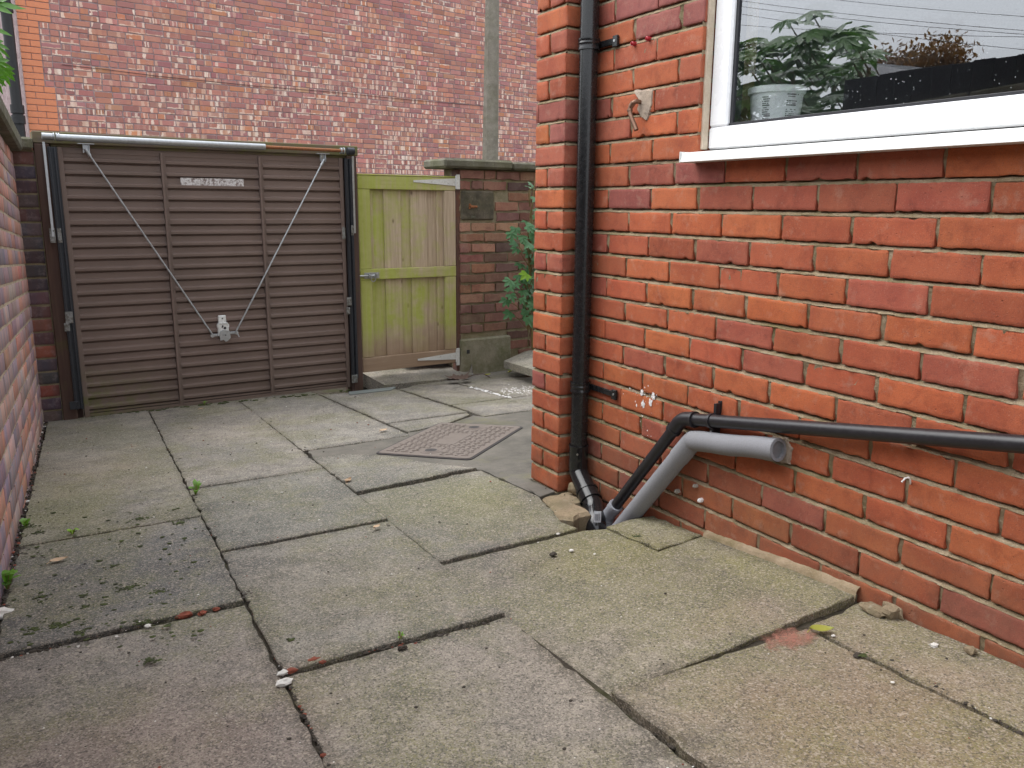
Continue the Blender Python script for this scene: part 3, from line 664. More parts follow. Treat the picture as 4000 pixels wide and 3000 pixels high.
# spring tube: silver sleeve, rusty rod, end collars
tz, tn = 1.468, .075
mb = MB(); mb.tube([Gp(.0, tn, tz), Gp(1.213, tn, tz-.002)], .0195, 24)
mb.tube([Gp(-.075, tn, tz+.004), Gp(-.02, tn, tz+.003)], .019, 20); mb.build("spring_tube", M['galv'], gf, smooth=40)
mb = MB(); mb.tube([Gp(1.213, tn, tz-.002), Gp(1.76, tn, tz-.004)], .011, 16); mb.build("tension_rod", M['rust'], gf, smooth=40)
for s in (-.018, -.004, .008):
    mb = MB(); mb.tube([Gp(s, tn, tz+.002), Gp(s+.006, tn, tz+.002)], .0235, 20); mb.build("collar", M['galv'], gf, smooth=40)
for s, w_, r_ in ((1.735, .010, .021), (1.755, .008, .023), (1.785, .05, .025)):
    mb = MB(); mb.tube([Gp(s, tn, tz-.005), Gp(s+w_, tn, tz-.005)], r_, 20); mb.build("collar", M['track' if w_ > .02 else 'galv'], gf, smooth=40)
for s in (.149, 1.609):
    mb = MB(); mb.box(GO, GD, GN, ez, (s-.045, s+.045), (.055, .085), (1.436, 1.441), .001); mb.box(GO, GD, GN, ez, (s-.018, s+.018), (.060, .066), (1.39, 1.436), .002)
    mb.box(GO, GD, GN, ez, (s-.018, s-.014), (.066, .085), (1.385, 1.436), .001); mb.box(GO, GD, GN, ez, (s+.014, s+.018), (.066, .085), (1.385, 1.436), .001); mb.build("hanger", M['galv'], gf)
# brackets on the runners
def plate(px, py, w, h, parent, m='galv_dull', off=.066):
    s, z = Gs(px, py, off); mb = MB(); mb.box(GO, GD, GN, ez, (s-w/2, s+w/2), (off, off+.004), (z-h/2, z+h/2), .001)
    for dz in (-h*.32, h*.32): q = Gp(s+w*.25, off+.004, z+dz); mb.tube([q, q+GN*.007], .006, 6)
    return mb.build("bracket", M[m], parent)
plate(205, 920, .030, .085, gf); plate(233, 920, .022, .085, gf); plate(1342, 910, .022, .085, gf); plate(1376, 900, .016, .07, gf)
plate(270, 1240, .042, .07, gf); plate(262, 1278, .030, .05, gf); plate(1364, 1178, .034, .06, gf); plate(1360, 1214, .026, .05, gf); plate(292, 1583, .055, .05, gf, 'track'); plate(1385, 1480, .045, .06, gf)
# the door leaf
gdoor = thing("garage_door", "brown ribbed metal up-and-over garage door in its timber frame", "garage door", tuple(Gp(.9, 0, -.22)))
DW = 1.772; rows_z = [1.352-.0722*i for i in range(22)]
prof = [(.0, 1.415), (.0, rows_z[0]+.013)]
for i, z in enumerate(rows_z):
    tall = .022 if i in (5, 16) else .013
    prof += [(.015, z+.004), (.016, z+.001), (.0155, z-tall), (-.010, z-tall-.002), (-.011, z-tall-.008), (-.001, z-tall-.016)]
    nz = rows_z[i+1]+.013 if i < 21 else -.187
    prof += [(0.000, nz)]
prof += [(.013, -.190), (.013, -.200), (0, -.204), (.016, -.211), (.016, -.228)]
def panel(mb, s0, s1):
    V = [Gp(s, n_, z) for s in (s0, s1) for n_, z in prof]; k = len(prof)
    mb.add(V, [(i, i+1, k+i+1, k+i) for i in range(k-1)])
mb = MB()
for s0, s1 in ((.028, .566), (.598, 1.178), (1.210, 1.748)): panel(mb, s0, s1)
mb.box(GO, GD, GN, ez, (-.001, DW), (-.035, -.016), (-.226, 1.414), 0)
mb.box(GO, GD, GN, ez, (.02, DW-.02), (-.004, .004), (1.385, 1.418), .001)
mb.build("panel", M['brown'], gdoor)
for s0, s1 in ((0., .028), (DW-.025, DW)):
    mb = MB(); mb.box(GO, GD, GN, ez, (s0, s1), (-.004, .022), (-.228, 1.417), .002); mb.build("edge_rail", M['brown'], gdoor)
for s0 in (.567, 1.179):
    mb = MB(); mb.box(GO, GD, GN, ez, (s0, s0+.032), (-.004, .010), (-.225, 1.41), .001); mb.box(GO, GD, GN, ez, (s0, s0+.012), (.010, .032), (-.19, 1.405), .002)
    for z in (1.2, .95, .4, .1): q = Gp(s0+.006, .0325, z); mb.tube([q, q+GN*.001], .003, 8)
    mb.build("stiffener", M['brown'], gdoor)
def mat_sign():
    t = NT("worn_white_sticker"); c = t.mix(t.rampf(t.noise(55, 6, .8), .47, .56), (.62, .60, .60), lin(120, 104, 100)); return t.fin(c, .6)
M['sign'] = mat_sign()
mb = MB(); mb.box(GO, GD, GN, ez, (.680, 1.077), (.0126, .014), (1.209, 1.258), 0); mb.build("sticker", M['sign'], gdoor)
lk = None
mb = MB()
mb.box(GO, GD, GN, ez, (.842, .912), (.016, .045), (.228, .312), .004); mb.box(GO, GD, GN, ez, (.838, .845), (.018, .042), (.285, .305), .001); mb.box(GO, GD, GN, ez, (.909, .916), (.018, .042), (.285, .305), .001)
mb.box(GO, GD, GN, ez, (.850, .905), (.016, .050), (.312, .318), .001)
lk = mb.build("lock_box", M['galv_pale'], gdoor)
mb = MB(); mb.box(GO, GD, GN, ez, (.850, .902), (.014, .030), (.312, .366), .005); mb.build("slide", M['galv_pale'], lk)
mb = MB(); mb.prism([(.852, .262), (.872, .27), (.912, .262), (.918, .215), (.898, .196), (.884, .19), (.872, .205), (.850, .20), (.846, .225)], GO, GD, ez, GN, .046, .056); q = Gp(.882, .056, .236); mb.tube([q, q+GN*.006], .009, 12)
mb.build("cam_plate", M['galv'], lk)
mb = MB()
for s, z, r_ in ((.872, .296, .006), (.886, .282, .009), (.868, .288, .004), (.880, .256, .005)): q = Gp(s, .0452, z); mb.tube([q, q+GN*.002], r_, 10)
mb.tube([Gp(.884, .0565, .236), Gp(.884, .0635, .236)], .004, 8); mb.tube([Gp(.877, .0302, .345), Gp(.877, .0312, .345)], .005, 8)
mb.build("bolt_hole", M['gasket'], lk)
mb = MB(); mb.box(GO, GD, GN, ez, (.800, .842), (.030, .036), (.228, .245), .002); mb.box(GO, GD, GN, ez, (.912, .962), (.030, .036), (.236, .252), .002); mb.tube([Gp(.802, .03, .236), Gp(.802, .046, .236)], .012, 10); mb.tube([Gp(.962, .03, .244), Gp(.962, .046, .244)], .012, 10); mb.tube([Gp(.962, .045, .25), Gp(.975, .05, .215)], .004, 7)
mb.build("lever_arm", M['galv'], lk)
for a, b in ((Gp(.149, .078, 1.40), Gp(.802, .042, .245)), (Gp(1.609, .078, 1.39), Gp(.960, .042, .255))):
    mb = MB(); mb.tube([a, b], .0058, 12); d = (b-a)/np.linalg.norm(b-a); mb.tube([a-d*.012, a+d*.035], .0095, 10); mb.build("lock_rod", M['galv'], gdoor, smooth=40)

# ------------------------------------------------------------------ wooden gate
GOF = -.06
def Gq(px, py): return Gs(px, py, GOF)
def mat_gate(axis):
    t = NT("algae_timber_"+axis); p = t.pos(); L = t.sep(t.attr("bl").outputs["Color"]); v = t.sc(p, *((55, 55, 2.5) if axis == 'v' else (2.5, 2.5, 60)))
    g = t.noise(1., 5, .65, v, .4); c = t.mix(t.rampf(g, .3, .72), lin(196, 178, 156), lin(158, 140, 120))
    z = t.sep(p)[2]
    c = t.mix(t.rampf(t.math('ADD', z, t.mul(t.noise(6, 4), .35)), .40, .12, 0, .75), c, lin(136, 112, 92))
    kn = t.rampf(t.voro(9, t.sc(p, 1.0, 1.0, .55)), .05, .12, 1, 0); c = t.mix(t.mul(kn, .7), c, lin(84, 66, 48))
    a = t.math('ADD', t.noise(4.5, 6, .7), t.mul(t.math('SUBTRACT', L[0], .56), .6))
    a = t.math('ADD', a, t.mul(t.rampf(t.math('ABSOLUTE', t.math('SUBTRACT', z, .34)), .28, .1), .08)); a = t.math('ADD', a, t.rampf(t.sep(p)[0], 2.05, 2.8, .08, -.07)); hz = t.rampf(z, -.05, .18); a = t.mul(t.rampf(a, .42, .66), t.math('ADD', t.mul(hz, .95), .03))
    streak = t.rampf(t.noise(1., 3, .6, t.sc(p, 30, 30, 1.2)), .3, .6, .55, 1)
    c = t.mix(t.mul(a, streak), c, t.mix(t.noise(20, 3), lin(148, 156, 62), lin(176, 182, 104)))
    return t.fin(c, .88, t.bump(t.math('ADD', g, t.mul(t.noise(260, 2), .3)), .45, .002), spec=.2)
M['gate_v'] = mat_gate('v'); M['gate_h'] = mat_gate('h')
gate = thing("wooden_gate", "green algae stained boarded wooden gate right of the garage door", "gate", tuple(Gp(2.3, GOF, -.15)))
gl, zt = Gq(1389, 684); gr, _ = Gq(1773, 684); _, zbm = Gq(1418, 1453); zt += .0
r1b = Gq(1390, 738)[1]; m0, m1 = Gq(1402, 1094)[1], Gq(1402, 1052)[1]; b1 = Gq(1412, 1398)[1]
sl = Gq(1442, 850)[0]; sr = Gq(1730, 850)[0]
def gbox(name, s0, s1, n0, n1, z0, z1, m, alg, ch=.004):
    mb = MB(); mb.box(GO+GN*GOF, GD, GN, ez, (s0, s1), (n0, n1), (z0, z1), ch, l=None); 
    mb.l[-1][:, 0] = alg; return mb.build(name, M[m], gate)
gbox("rail", gl, gr, -.0, .028, r1b, zt, 'gate_h', .85); gbox("rail", gl, gr, 0, .028, m0, m1, 'gate_h', .9); gbox("rail", gl, gr, 0, .026, zbm, b1, 'gate_h', .05)
gbox("stile", gl+.001, sl, 0, .026, m1+.001, r1b-.001, 'gate_v', 1.05); gbox("stile", gl+.001, sl, 0, .026, b1+.001, m0-.001, 'gate_v', .95)
gbox("stile", sr, gr-.001, 0, .026, m1+.001, r1b-.001, 'gate_v', .6); gbox("stile", sr, gr-.001, 0, .026, b1+.001, m0-.001, 'gate_v', .8)
bx = [gl+.01]
edges = [Gq(x, 850)[0] for x in (1446, 1458, 1500, 1567, 1604, 1668, 1706, 1728)]
edges = [gl+.02, edges[1], edges[2], edges[3], edges[4], edges[5], edges[6], gr-.02]
for i in range(7):
    f = (i % 2 == 0)
    gbox("board", edges[i]+(.0 if f else -.012), edges[i+1]+(0 if f else .012), -.022-(.010 if not f else 0), -.002-(.012 if not f else 0), zbm+.005, zt-.004, 'gate_v', .50+.34*rng.random(), .003)
gbox("cap_strip", gl-.002, gr, -.03, .030, zt+.0015, zt+.010, 'gate_h', 1.3, .002)
for (xa, ya, xb, yb, xc, yt, yb2) in ((1608, 708, 1772, 712, 1780, 682, 740), (1625, 1403, 1774, 1388, 1780, 1358, 1424)):
    mb = MB(); s0, z0 = Gq(xa, ya); s1, z1 = Gq(xb, yb); sc_, zt_ = Gq(xc, yt); _, zb2 = Gq(xc, yb2)
    mb.prism([(s0, z0-.007), (s1, z1-.028), (s1, z1+.028), (s0, z0+.007)], GO+GN*GOF, GD, ez, GN, .029, .033)
    mb.box(GO+GN*GOF, GD, GN, ez, (sc_-.012, sc_+.016), (.029, .040), (zb2, zt_), .002); mb.tube([Gp(s1+.002, GOF+.036, z1-.05), Gp(s1+.002, GOF+.036, z1+.05)], .006, 10)
    for t in (.12, .4, .68, .92): q = Gp(s0+(s1-s0)*t, GOF+.033, z0+(z1-z0)*t); mb.tube([q, q+GN*.002], .005, 8)
    mb.build("hinge", M['galv_pale'], gate)
mb = MB(); s0, z0 = Gq(1402, 1077); s1, _ = Gq(1475, 1070)
mb.box(GO+GN*GOF, GD, GN, ez, (s0+.03, s1), (.029, .032), (z0-.022, z0+.022), .001); mb.tube([Gp(s0-.05, GOF+.042, z0), Gp(s0+.11, GOF+.042, z0)], .008, 12)
for d in (.055, .115): mb.box(GO+GN*GOF, GD, GN, ez, (s0+d, s0+d+.016), (.029, .053), (z0-.014, z0+.014), .003)
pb = mb.build("bolt", M['galv'], gate)
mb = MB(); cx_ = s0+.092; mb.tube([Gp(cx_+.018*math.cos(t), GOF+.052, z0-.022+.022*math.sin(t)) for t in np.linspace(0, 2*math.pi, 15)], .003, 7); mb.build("pull_ring", M['galv'], pb, smooth=40)
M['post_rust'] = mat_plain("rusty_brown_post", lin(88, 62, 54), .7, .001, 40, .2, dirt=lin(120, 70, 40), dscale=7, dr=(.5, .7), damt=.6)
mb = MB(); p0 = Gq(1776, 1000)[0]; p1 = Gq(1797, 1000)[0]; mb.box(GO+GN*GOF, GD, GN, ez, (p0+.004, p1-.004), (-.05, .018), (-.30, 1.37), .003)
tag(mb.build("gate_post", M['post_rust']), "rust brown post between the wooden gate and the old brick wall", "post")

# ------------------------------------------------------------------ old yard wall right of the gate
yw = thing("yard_wall", "old brick wall with mossy stone coping right of the wooden gate", "wall", tuple(Gp(3.3, 0, -.2)))
YO = -.03; FY = (GO+GN*YO, GD, GN); mb = MB(); ws = Gs(1797, 1000, YO)[0]; wt = Gs(1800, 660, YO)[1]; wc = Gs(1990, 1000, YO)[0]
PY = [lin(154, 116, 98), lin(142, 106, 92), lin(130, 102, 92), lin(104, 84, 80), lin(166, 128, 108)]
sb0, sb1 = Gs(1801, 742, YO), Gs(1932, 862, YO); cz = Gs(1800, 1326, YO)[1]
for k in range(24):
    z1 = wt-.006-k*.0808; z0 = z1-.069
    if z0 < -.5: break
    s = ws+.003-(.12 if k % 2 else 0)
    while s < 6.0:
        e = s+rng.choice([.226, .226, .226, .111]) if s > ws+.1 else s+.226
        a, b = max(s, ws+.002), e-.010
        mid = (a+b)/2; zm = (z0+z1)/2
        skip = (b-a < .025) or (sb0[0]-.05 < mid < sb1[0]+.02 and sb1[1] < zm < sb0[1]) or (zm < cz and mid < wc+.03)
        if not skip:
            cl = pick(PY, [3, 3, 2, 1.3, 1.8], .12)
            if mid > wc: cl = cl*.85  # foliage shade put into the colour of the bricks past the pier
            brick(mb, FY, a, min(b, 6.0), z0+rng.normal(0, .002), z1+rng.normal(0, .002), cl, rng.normal(0, .003)-(.006 if mid > wc else 0), 9, 5, jag=.003, chip=.6, rnd=.004, depth=.022)
        s = e
mortar_sheet(mb, FY, ws, 6.0, -.6, wt, off=-.014, step=.03, amp=.0025, mi=1); mb.box(GO+GN*YO, GD, GN, ez, (ws-.006, 6.0), (-.24, -.022), (-.6, wt), 0, 1)
mb.build("brickwork", [M['brick_old'], M['mortar_old']], yw, smooth=50)
M['cement'] = mat_stone("green_cement_render", lin(146, 140, 124), lin(120, 116, 98), .6, .1)
M['soot'] = mat_stone("sooty_stone", lin(112, 104, 92), lin(70, 66, 60), .2, .15)
mb = MB(); mb.box(GO+GN*YO, GD, GN, ez, (sb0[0]+.004, sb1[0]-.004), (-.05, .0035), (sb1[1]+.004, sb0[1]-.004), .012); mb.build("stone_block", M['soot'], yw, smooth=30)
mb = MB(); mb.box(GO+GN*YO, GD, GN, ez, (ws-.004, wc+.01), (-.05, .022), (-.6, cz), .012); q = Gs(1829, 1374, YO+.022)
cb = mb.build("render_base", M['cement'], yw, smooth=30)
mb = MB(); mb.box(GO+GN*YO, GD, GN, ez, (q[0]-.014, q[0]+.014), (.0222, .0232), (q[1]-.016, q[1]+.016), .0); mb.build("hole", M['gasket'], cb)
mb = MB(); h0, h1 = Gs(1838, 806, YO); mb.tube([Gp(h0-.01, YO, h1), Gp(h0-.01, YO+.035, h1), Gp(h0-.005, YO+.045, h1-.005), Gp(h0+.03, YO+.05, h1-.002)], [.010, .010, .012, .008], 8); mb.tube([Gp(h0-.012, YO+.008, h1-.02), Gp(h0-.012, YO+.012, h1+.02)], .008, 7); mb.build("rusty_hook", M['rust'], yw)
mb = MB(); c0s = Gs(1737, 650, YO+.05)[0]; s = c0s
ct = wt+.004
for ln in (.62, .55, .7, .6, .8):
    mb.box(GO+GN*YO, GD, GN, ez, (s+.003, s+ln), (-.32, .055), (ct+rng.normal(0, .003), ct+.066+rng.normal(0, .004)), .016); s += ln
mb.build("coping", M['coping'], yw, smooth=30)

# ------------------------------------------------------------------ tall gable building across the alley
d = ray(6000, 842); BD = np.array([d[0], d[1], 0]); BD /= np.linalg.norm(BD); BN = np.array([BD[1], -BD[0], 0])
b0 = at_y(115.7, 506, 12.5); BO = np.array([b0[0], b0[1], 0]); BO = BO
def at_B(px, py): return at_plane(px, py, BN, BO)
def Bs(px, py): p = at_B(px, py); return float((p-BO)@BD), float(p[2])
gb = thing("gable_building", "tall gable of pinkish red brick flecked with cream behind the yard", "building", (BO[0]+3, BO[1], -.3))
FB_ = (BO, BD, BN); mb = MB()
PB = [lin(182, 126, 113), lin(172, 120, 110), lin(188, 132, 111), lin(164, 114, 110), lin(190, 129, 98)]
BC = .0775; bz0 = 1.3; zq1, zq2 = Bs(150, 352)[1], Bs(150, 100)[1]; qw = lambda z: .34 if z < zq1 else (.225 if z < zq2 else .37)
quo = []
kk = 0
for k in range(-8, 46):
    z0 = bz0+k*BC; z1 = z0+.0685
    qa = qw(z0); s = qa+.012+(.11 if k % 2 else 0)*(k % 2)
    if (k % 2) and qa: brick(mb, FB_, qa+.012, s-.010, z0, z1, pick(PB, [3, 3, 3, 2, 1]), rng.normal(0, .002), 4, 4, jag=.002, depth=.012, rnd=.003)
    header_row = (k % 4 == 0)
    while s < 9.6:
        w_ = .112 if (header_row or rng.random() < .18) else .228
        brick(mb, FB_, s, s+w_-.009, z0+rng.normal(0, .0012), z1+rng.normal(0, .0012), pick(PB, [3, 3, 3, 2, .8], .1), rng.normal(0, .0006), 4, 4, jag=.002, depth=.012, rnd=.003)
        s += w_
mortar_sheet(mb, FB_, .02, 9.6, bz0-9*BC, bz0+46*BC, off=-.006, step=.25, amp=.001, mi=1)
mb.box(BO, BD, BN, ez, (0.0, 9.6), (-6, -.012), (-.4, 9.0), 0, 1)
mb.build("wall", [M['gable'], M['mortar_far']], gb)
mb = MB()
for k in range(-8, 46):
    z0 = bz0+k*BC; qa = qw(z0); c_ = .115+(.1 if k % 2 else 0)
    for a, b in (((0, c_-.007), (c_, qa)) if qa-c_ > .04 else ((0, qa),)): mb.box(BO, BD, BN, ez, (a, b), (-.05, .004), (z0, z0+.0695), .003)
mb.build("quoin", M['quoin'], gb)
M['cable'] = mat_plain("brown_cable", (.035, .022, .024), .6)
pts = []
for px, py in ((240, 253), (400, 270), (620, 298), (1000, 336), (1300, 360), (1600, 390), (1880, 414), (2120, 437)):
    pts.append(at_B(px, py)+BN*.012)
mb = MB(); mb.tube(pts, .0035, 8); mb.build("cable", M['cable'], gb)
M['castblack'] = mat_plain("black_cast_iron", (.010, .010, .012), .6)
rp = thing("rain_pipe", "black cast rainwater pipe at the left corner of the gable building", "downpipe", (BO[0]-.06, BO[1], 0))
mb = MB(); pa = at_plane(62, 100, BN, BO); pb_ = at_plane(108, 490, BN, BO)
pc = BO-BD*.12+BN*.05
mb.tube([pc+np.array([0, 0, .2]), pc+np.array([0, 0, 4.4])], .062, 20); mb.build("pipe", M['castblack'], rp, smooth=40)
for zz in (Bs(90, 470)[1], Bs(95, 430)[1], Bs(60, 38)[1]):
    mb = MB(); mb.tube([pc+np.array([0, 0, zz-.05]), pc+np.array([0, 0, zz+.05])], .078, 20); mb.build("collar", M['castblack'], rp, smooth=40)

# ------------------------------------------------------------------ concrete lamp column in the alley
M['conc_post'] = mat_stone("weathered_concrete", lin(142, 136, 126), lin(118, 112, 102), .25, .25)
pY = 9.3; pA = at_y(1884, 637, pY); pB_ = at_y(1946, 637, pY); pT0 = at_y(1896, 0, pY); pT1 = at_y(1950, 0, pY)
cpz = thing("concrete_post", "grey tapering concrete post rising behind the old yard wall", "post", ((pA[0]+pB_[0])/2, pY, -.3))
r0, r1 = (pB_[0]-pA[0])/2*.88, (pT1[0]-pT0[0])/2*.88; cxa = (pA[0]+pB_[0])/2; cxb = (pT0[0]+pT1[0])/2
slope = (r1-r0)/(pT0[2]-pA[2]); sx = (cxb-cxa)/(pT0[2]-pA[2]); mb = MB()
zz = np.linspace(-.3, 5.5, 12)
V = []
for z in zz:
    r_ = max(.04, r0+slope*(z-pA[2])); c = np.array([cxa+sx*(z-pA[2]), pY])
    for j in range(8): th = math.pi/8+j*math.pi/4+.2; V.append((c[0]+r_*1.06*math.cos(th), c[1]+r_*1.06*math.sin(th), z))
mb.add(V, [(i*8+j, i*8+(j+1) % 8, (i+1)*8+(j+1) % 8, (i+1)*8+j) for i in range(len(zz)-1) for j in range(8)])
mb.build("shaft", M['conc_post'], cpz)

# ------------------------------------------------------------------ house far beyond on the left
fh = thing("far_house", "distant pale red terraced house beyond the boundary wall, far left", "house", (-4, 24, -.3))
FHZ = float(at_y(30, 250, 24)[2]); M['far_brick'] = mat_brick("far_brick"); FF = (np.array([-9., 24, 0]), np.array([1., 0, 0]), np.array([0, -1., 0])); mb = MB()
for k in range(0, 64):
    z0 = -.2+k*.08; s = (k % 2)*.12
    if z0 > FHZ-.08: break
    while s < 10.4:
        if s > 6.5: brick(mb, FF, s, s+.222, z0, z0+.062, pick([lin(150, 104, 96), lin(136, 96, 92), lin(160, 112, 100)], [1, 1, 1]), 0, 4, 4, depth=.012, rnd=.002)
        s += .24
mb.box((0, 24, 0), ex, ey, ez, (-9, 1.6), (.006, 6), (-.4, FHZ), 0, 1)
mb.build("wall", [M['far_brick'], M['mortar_pale']], fh)
M['slate'] = mat_plain("grey_slate", (.07, .07, .08), .7, .004, 12, .2)
mb = MB(); mb.prism([(-.3, FHZ-.02), (6.2, FHZ-.02), (6.2, FHZ+.05), (3, FHZ+.22), (-.3, FHZ+.12)], (0, 24, 0), ey, ez, ex, -9.2, 1.8); mb.build("roof", M['slate'], fh)
mb = MB(); mb.box((0, 24, 0), ex, ey, ez, (-.62, -.50), (-.12, -.005), (.4, FHZ-.3), .01); mb.tube([(-.2+0, 23.9, 3.3), (-1.2, 23.9, 3.3)], .02, 8); mb.build("white_pipe", M['upvc'], fh)

# ------------------------------------------------------------------ ground and paving
def mat_soil():
    t = NT("dark_soil"); n = t.noise(35, 5, .7); c = t.mix(t.rampf(n, .35, .65), (.032, .027, .021), (.075, .064, .05)); c = t.mix(t.rampf(t.noise(3.5, 5, .7), .5, .66, 0, .6), c, (.05, .055, .02))
    return t.fin(c, 1., t.bump(n, 1., .01), spec=.1)
M['soil'] = mat_soil()
xs = [-150, 1.545, 1.846, 150]; ys = [-150, -4, 2.165, 2.62, 5.72, 6.6, 150]; mb = MB()
for i in range(3):
    for j in range(6):
        if i == 1 and j == 2: continue
        def zf(y): return gz(y)-.013-(.05 if y > 5.7 else 0)
        mb.add([(xs[i], ys[j], zf(ys[j])), (xs[i+1], ys[j], zf(ys[j])), (xs[i+1], ys[j+1], zf(ys[j+1])), (xs[i], ys[j+1], zf(ys[j+1]))], [(0, 1, 2, 3)])
mb.build("ground", M['soil'], kind="structure")
mb = MB()   # brick lined gully under the pipes
FRg = [((1.545, 2.165), (1.545, 2.62)), ((1.545, 2.62), (1.846, 2.62)), ((1.846, 2.62), (1.846, 2.165)), ((1.846, 2.165), (1.545, 2.165))]
for a, b in FRg: mb.add([(a[0], a[1], gz(a[1])-.021), (b[0], b[1], gz(b[1])-.021), (b[0], b[1], -.5), (a[0], a[1], -.5)], [(0, 1, 2, 3)], c=lin(140, 74, 54))
mb.add([(1.545, 2.165, -.42), (1.846, 2.165, -.42), (1.846, 2.62, -.42), (1.545, 2.62, -.42)], [(0, 1, 2, 3)], c=(.02, .02, .02))
mb.build("drain_pit", M['brick'], kind="structure")
def mat_slab():
    t = NT("weathered_concrete_flag"); p = t.pos(); tint = t.attr("bcol").outputs["Color"]
    X, Y, Z = t.sep(p)
    n1 = t.noise(2.1, 5, .65); n2 = t.noise(7.5, 6, .7); n3 = t.noise(170, 3, .6); n4 = t.noise(520, 2)
    c = t.mix(t.rampf(n2, .3, .7), lin(146, 142, 135), lin(118, 116, 112)); c = t.mix(1, c, tint, 'MULTIPLY'); ed = t.sep(t.attr("bl").outputs["Color"])[0]
    c = t.mix(t.mul(t.rampf(t.math('ADD', ed, t.mul(t.math('SUBTRACT', t.noise(16, 6, .75), .5), 1.4)), .35, 1.0), .6), c, lin(64, 60, 50))
    c = t.mix(t.rampf(t.noise(1.1, 6, .7, dist=.6), .46, .60, 0, .62), c, lin(76, 76, 74)); c = t.mix(t.rampf(t.noise(3.7, 7, .75, dist=.5), .50, .62, 0, .55), c, lin(158, 150, 138)); c = t.mix(t.rampf(t.noise(6.3, 7, .8, dist=.8), .50, .62, 0, .45), c, lin(66, 66, 62))
    wob = t.mul(t.math('SUBTRACT', t.noise(3.3, 7, .75), .5), 2.6)
    for x0, y0, rx, ry, amt, cz in ((.15, 2.65, .42, .5, .55, lin(70, 72, 74)), (.3, 3.22, .35, .16, .5, lin(62, 64, 58)), (.2, 4.1, .4, .5, .4, lin(150, 138, 116)), (.0, 3.5, .2, .5, .5, lin(122, 122, 70)), (.25, 4.9, .4, .35, .45, lin(96, 98, 72)),
                                  (.8, 3.1, .45, .5, .45, lin(84, 88, 80)), (.8, 4.6, .3, .5, .45, lin(152, 142, 130)), (1.38, 2.7, .35, .35, .45, lin(116, 116, 66)), (1.55, 2.0, .3, .3, .5, lin(120, 116, 60)), (1.62, 1.62, .22, .3, .6, lin(66, 66, 54)),
                                  (1.75, 1.5, .08, .4, .55, lin(146, 142, 92)), (1.62, 1.22, .16, .12, .6, lin(158, 140, 122)), (1.5, 1.42, .2, .08, .5, lin(150, 134, 118)), (1.35, .9, .35, .3, .45, lin(112, 90, 62)), (.1, 1.6, .35, .3, .4, lin(134, 112, 102)), (.8, 2.2, .35, .4, .3, lin(104, 100, 86)), (1.2, 4.9, .3, .5, .4, lin(140, 132, 124))):
        dx = t.mul(t.math('SUBTRACT', X, x0), 1/rx); dy = t.mul(t.math('SUBTRACT', Y, y0), 1/ry); dd = t.math('ADD', t.math('SQRT', t.math('ADD', t.mul(dx, dx), t.mul(dy, dy))), wob)
        c = t.mix(t.rampf(dd, 1.25, .35, 0, amt), c, cz)
    # damp blue-grey and warm rusty zones
    c = t.mix(t.rampf(t.noise(1.3, 5, .65), .48, .6, 0, .55), c, lin(98, 99, 99))
    warm = t.mul(t.rampf(X, .7, 1.7), t.rampf(Y, 2.4, .8)); c = t.mix(t.mul(warm, .4), c, lin(140, 118, 92))
    # algae: yellow green film
    al = t.math('ADD', t.noise(2.6, 6, .72), t.mul(t.mul(t.rampf(X, .8, 1.5), t.rampf(Y, 3.2, 1.5)), .10))
    grain = t.rampf(n3, .38, .62)
    c = t.mix(t.mul(t.rampf(al, .46, .60), t.math('ADD', t.mul(grain, .5), .08)), c, lin(122, 120, 66))
    dk = t.rampf(t.noise(5.2, 7, .8, dist=.4), .55, .72); c = t.mix(t.mul(dk, .6), c, lin(60, 58, 53))
    # aggregate
    def agg(scale):
        hv = t.new("ShaderNodeSeparateColor"); t.link(t.voro(scale, out="Color"), hv.inputs[0]); return hv.outputs
    h1, h2 = agg(330), agg(170)
    c = t.mix(t.mul(t.rampf(h1[0], .62, .9), .5), c, lin(172, 162, 148)); c = t.mix(t.mul(t.rampf(h1[1], .6, .95), .6), c, lin(52, 49, 46))
    c = t.mix(t.mul(t.rampf(h2[0], .86, .96), .45), c, lin(176, 164, 150)); c = t.mix(t.mul(t.rampf(h2[1], .88, .97), .5), c, lin(58, 54, 50))
    c = t.mix(t.mul(t.rampf(n4, .55, .7), .35), c, lin(70, 64, 58))
    spots = t.mul(t.rampf(t.voro(34), .05, .075, 1, 0), t.rampf(t.noise(4, 2), .48, .56)); c = t.mix(t.mul(spots, .8), c, lin(40, 36, 30))
    wsp = t.mul(t.rampf(t.voro(21, t.sc(p, 1.13, .9, 1)), .02, .035, 1, 0), t.rampf(t.noise(6, 2), .5, .55)); c = t.mix(t.mul(wsp, .75), c, lin(196, 190, 180))
    # pale worn rings
    c = t.mix(t.mul(t.rampf(t.noise(3.1, 6, .7, t.sc(p, 1.2, .8, 1)), .60, .70), .3), c, lin(160, 146, 128))
    h = t.math('ADD', t.mul(n3, 1.), t.mul(h1[0], .5)); h = t.math('ADD', h, t.mul(n2, 1.5))
    return t.fin(c, t.rampf(n2, .3, .7, .75, .95), t.bump(h, .6, .0032), spec=.3)
M['slab'] = mat_slab()
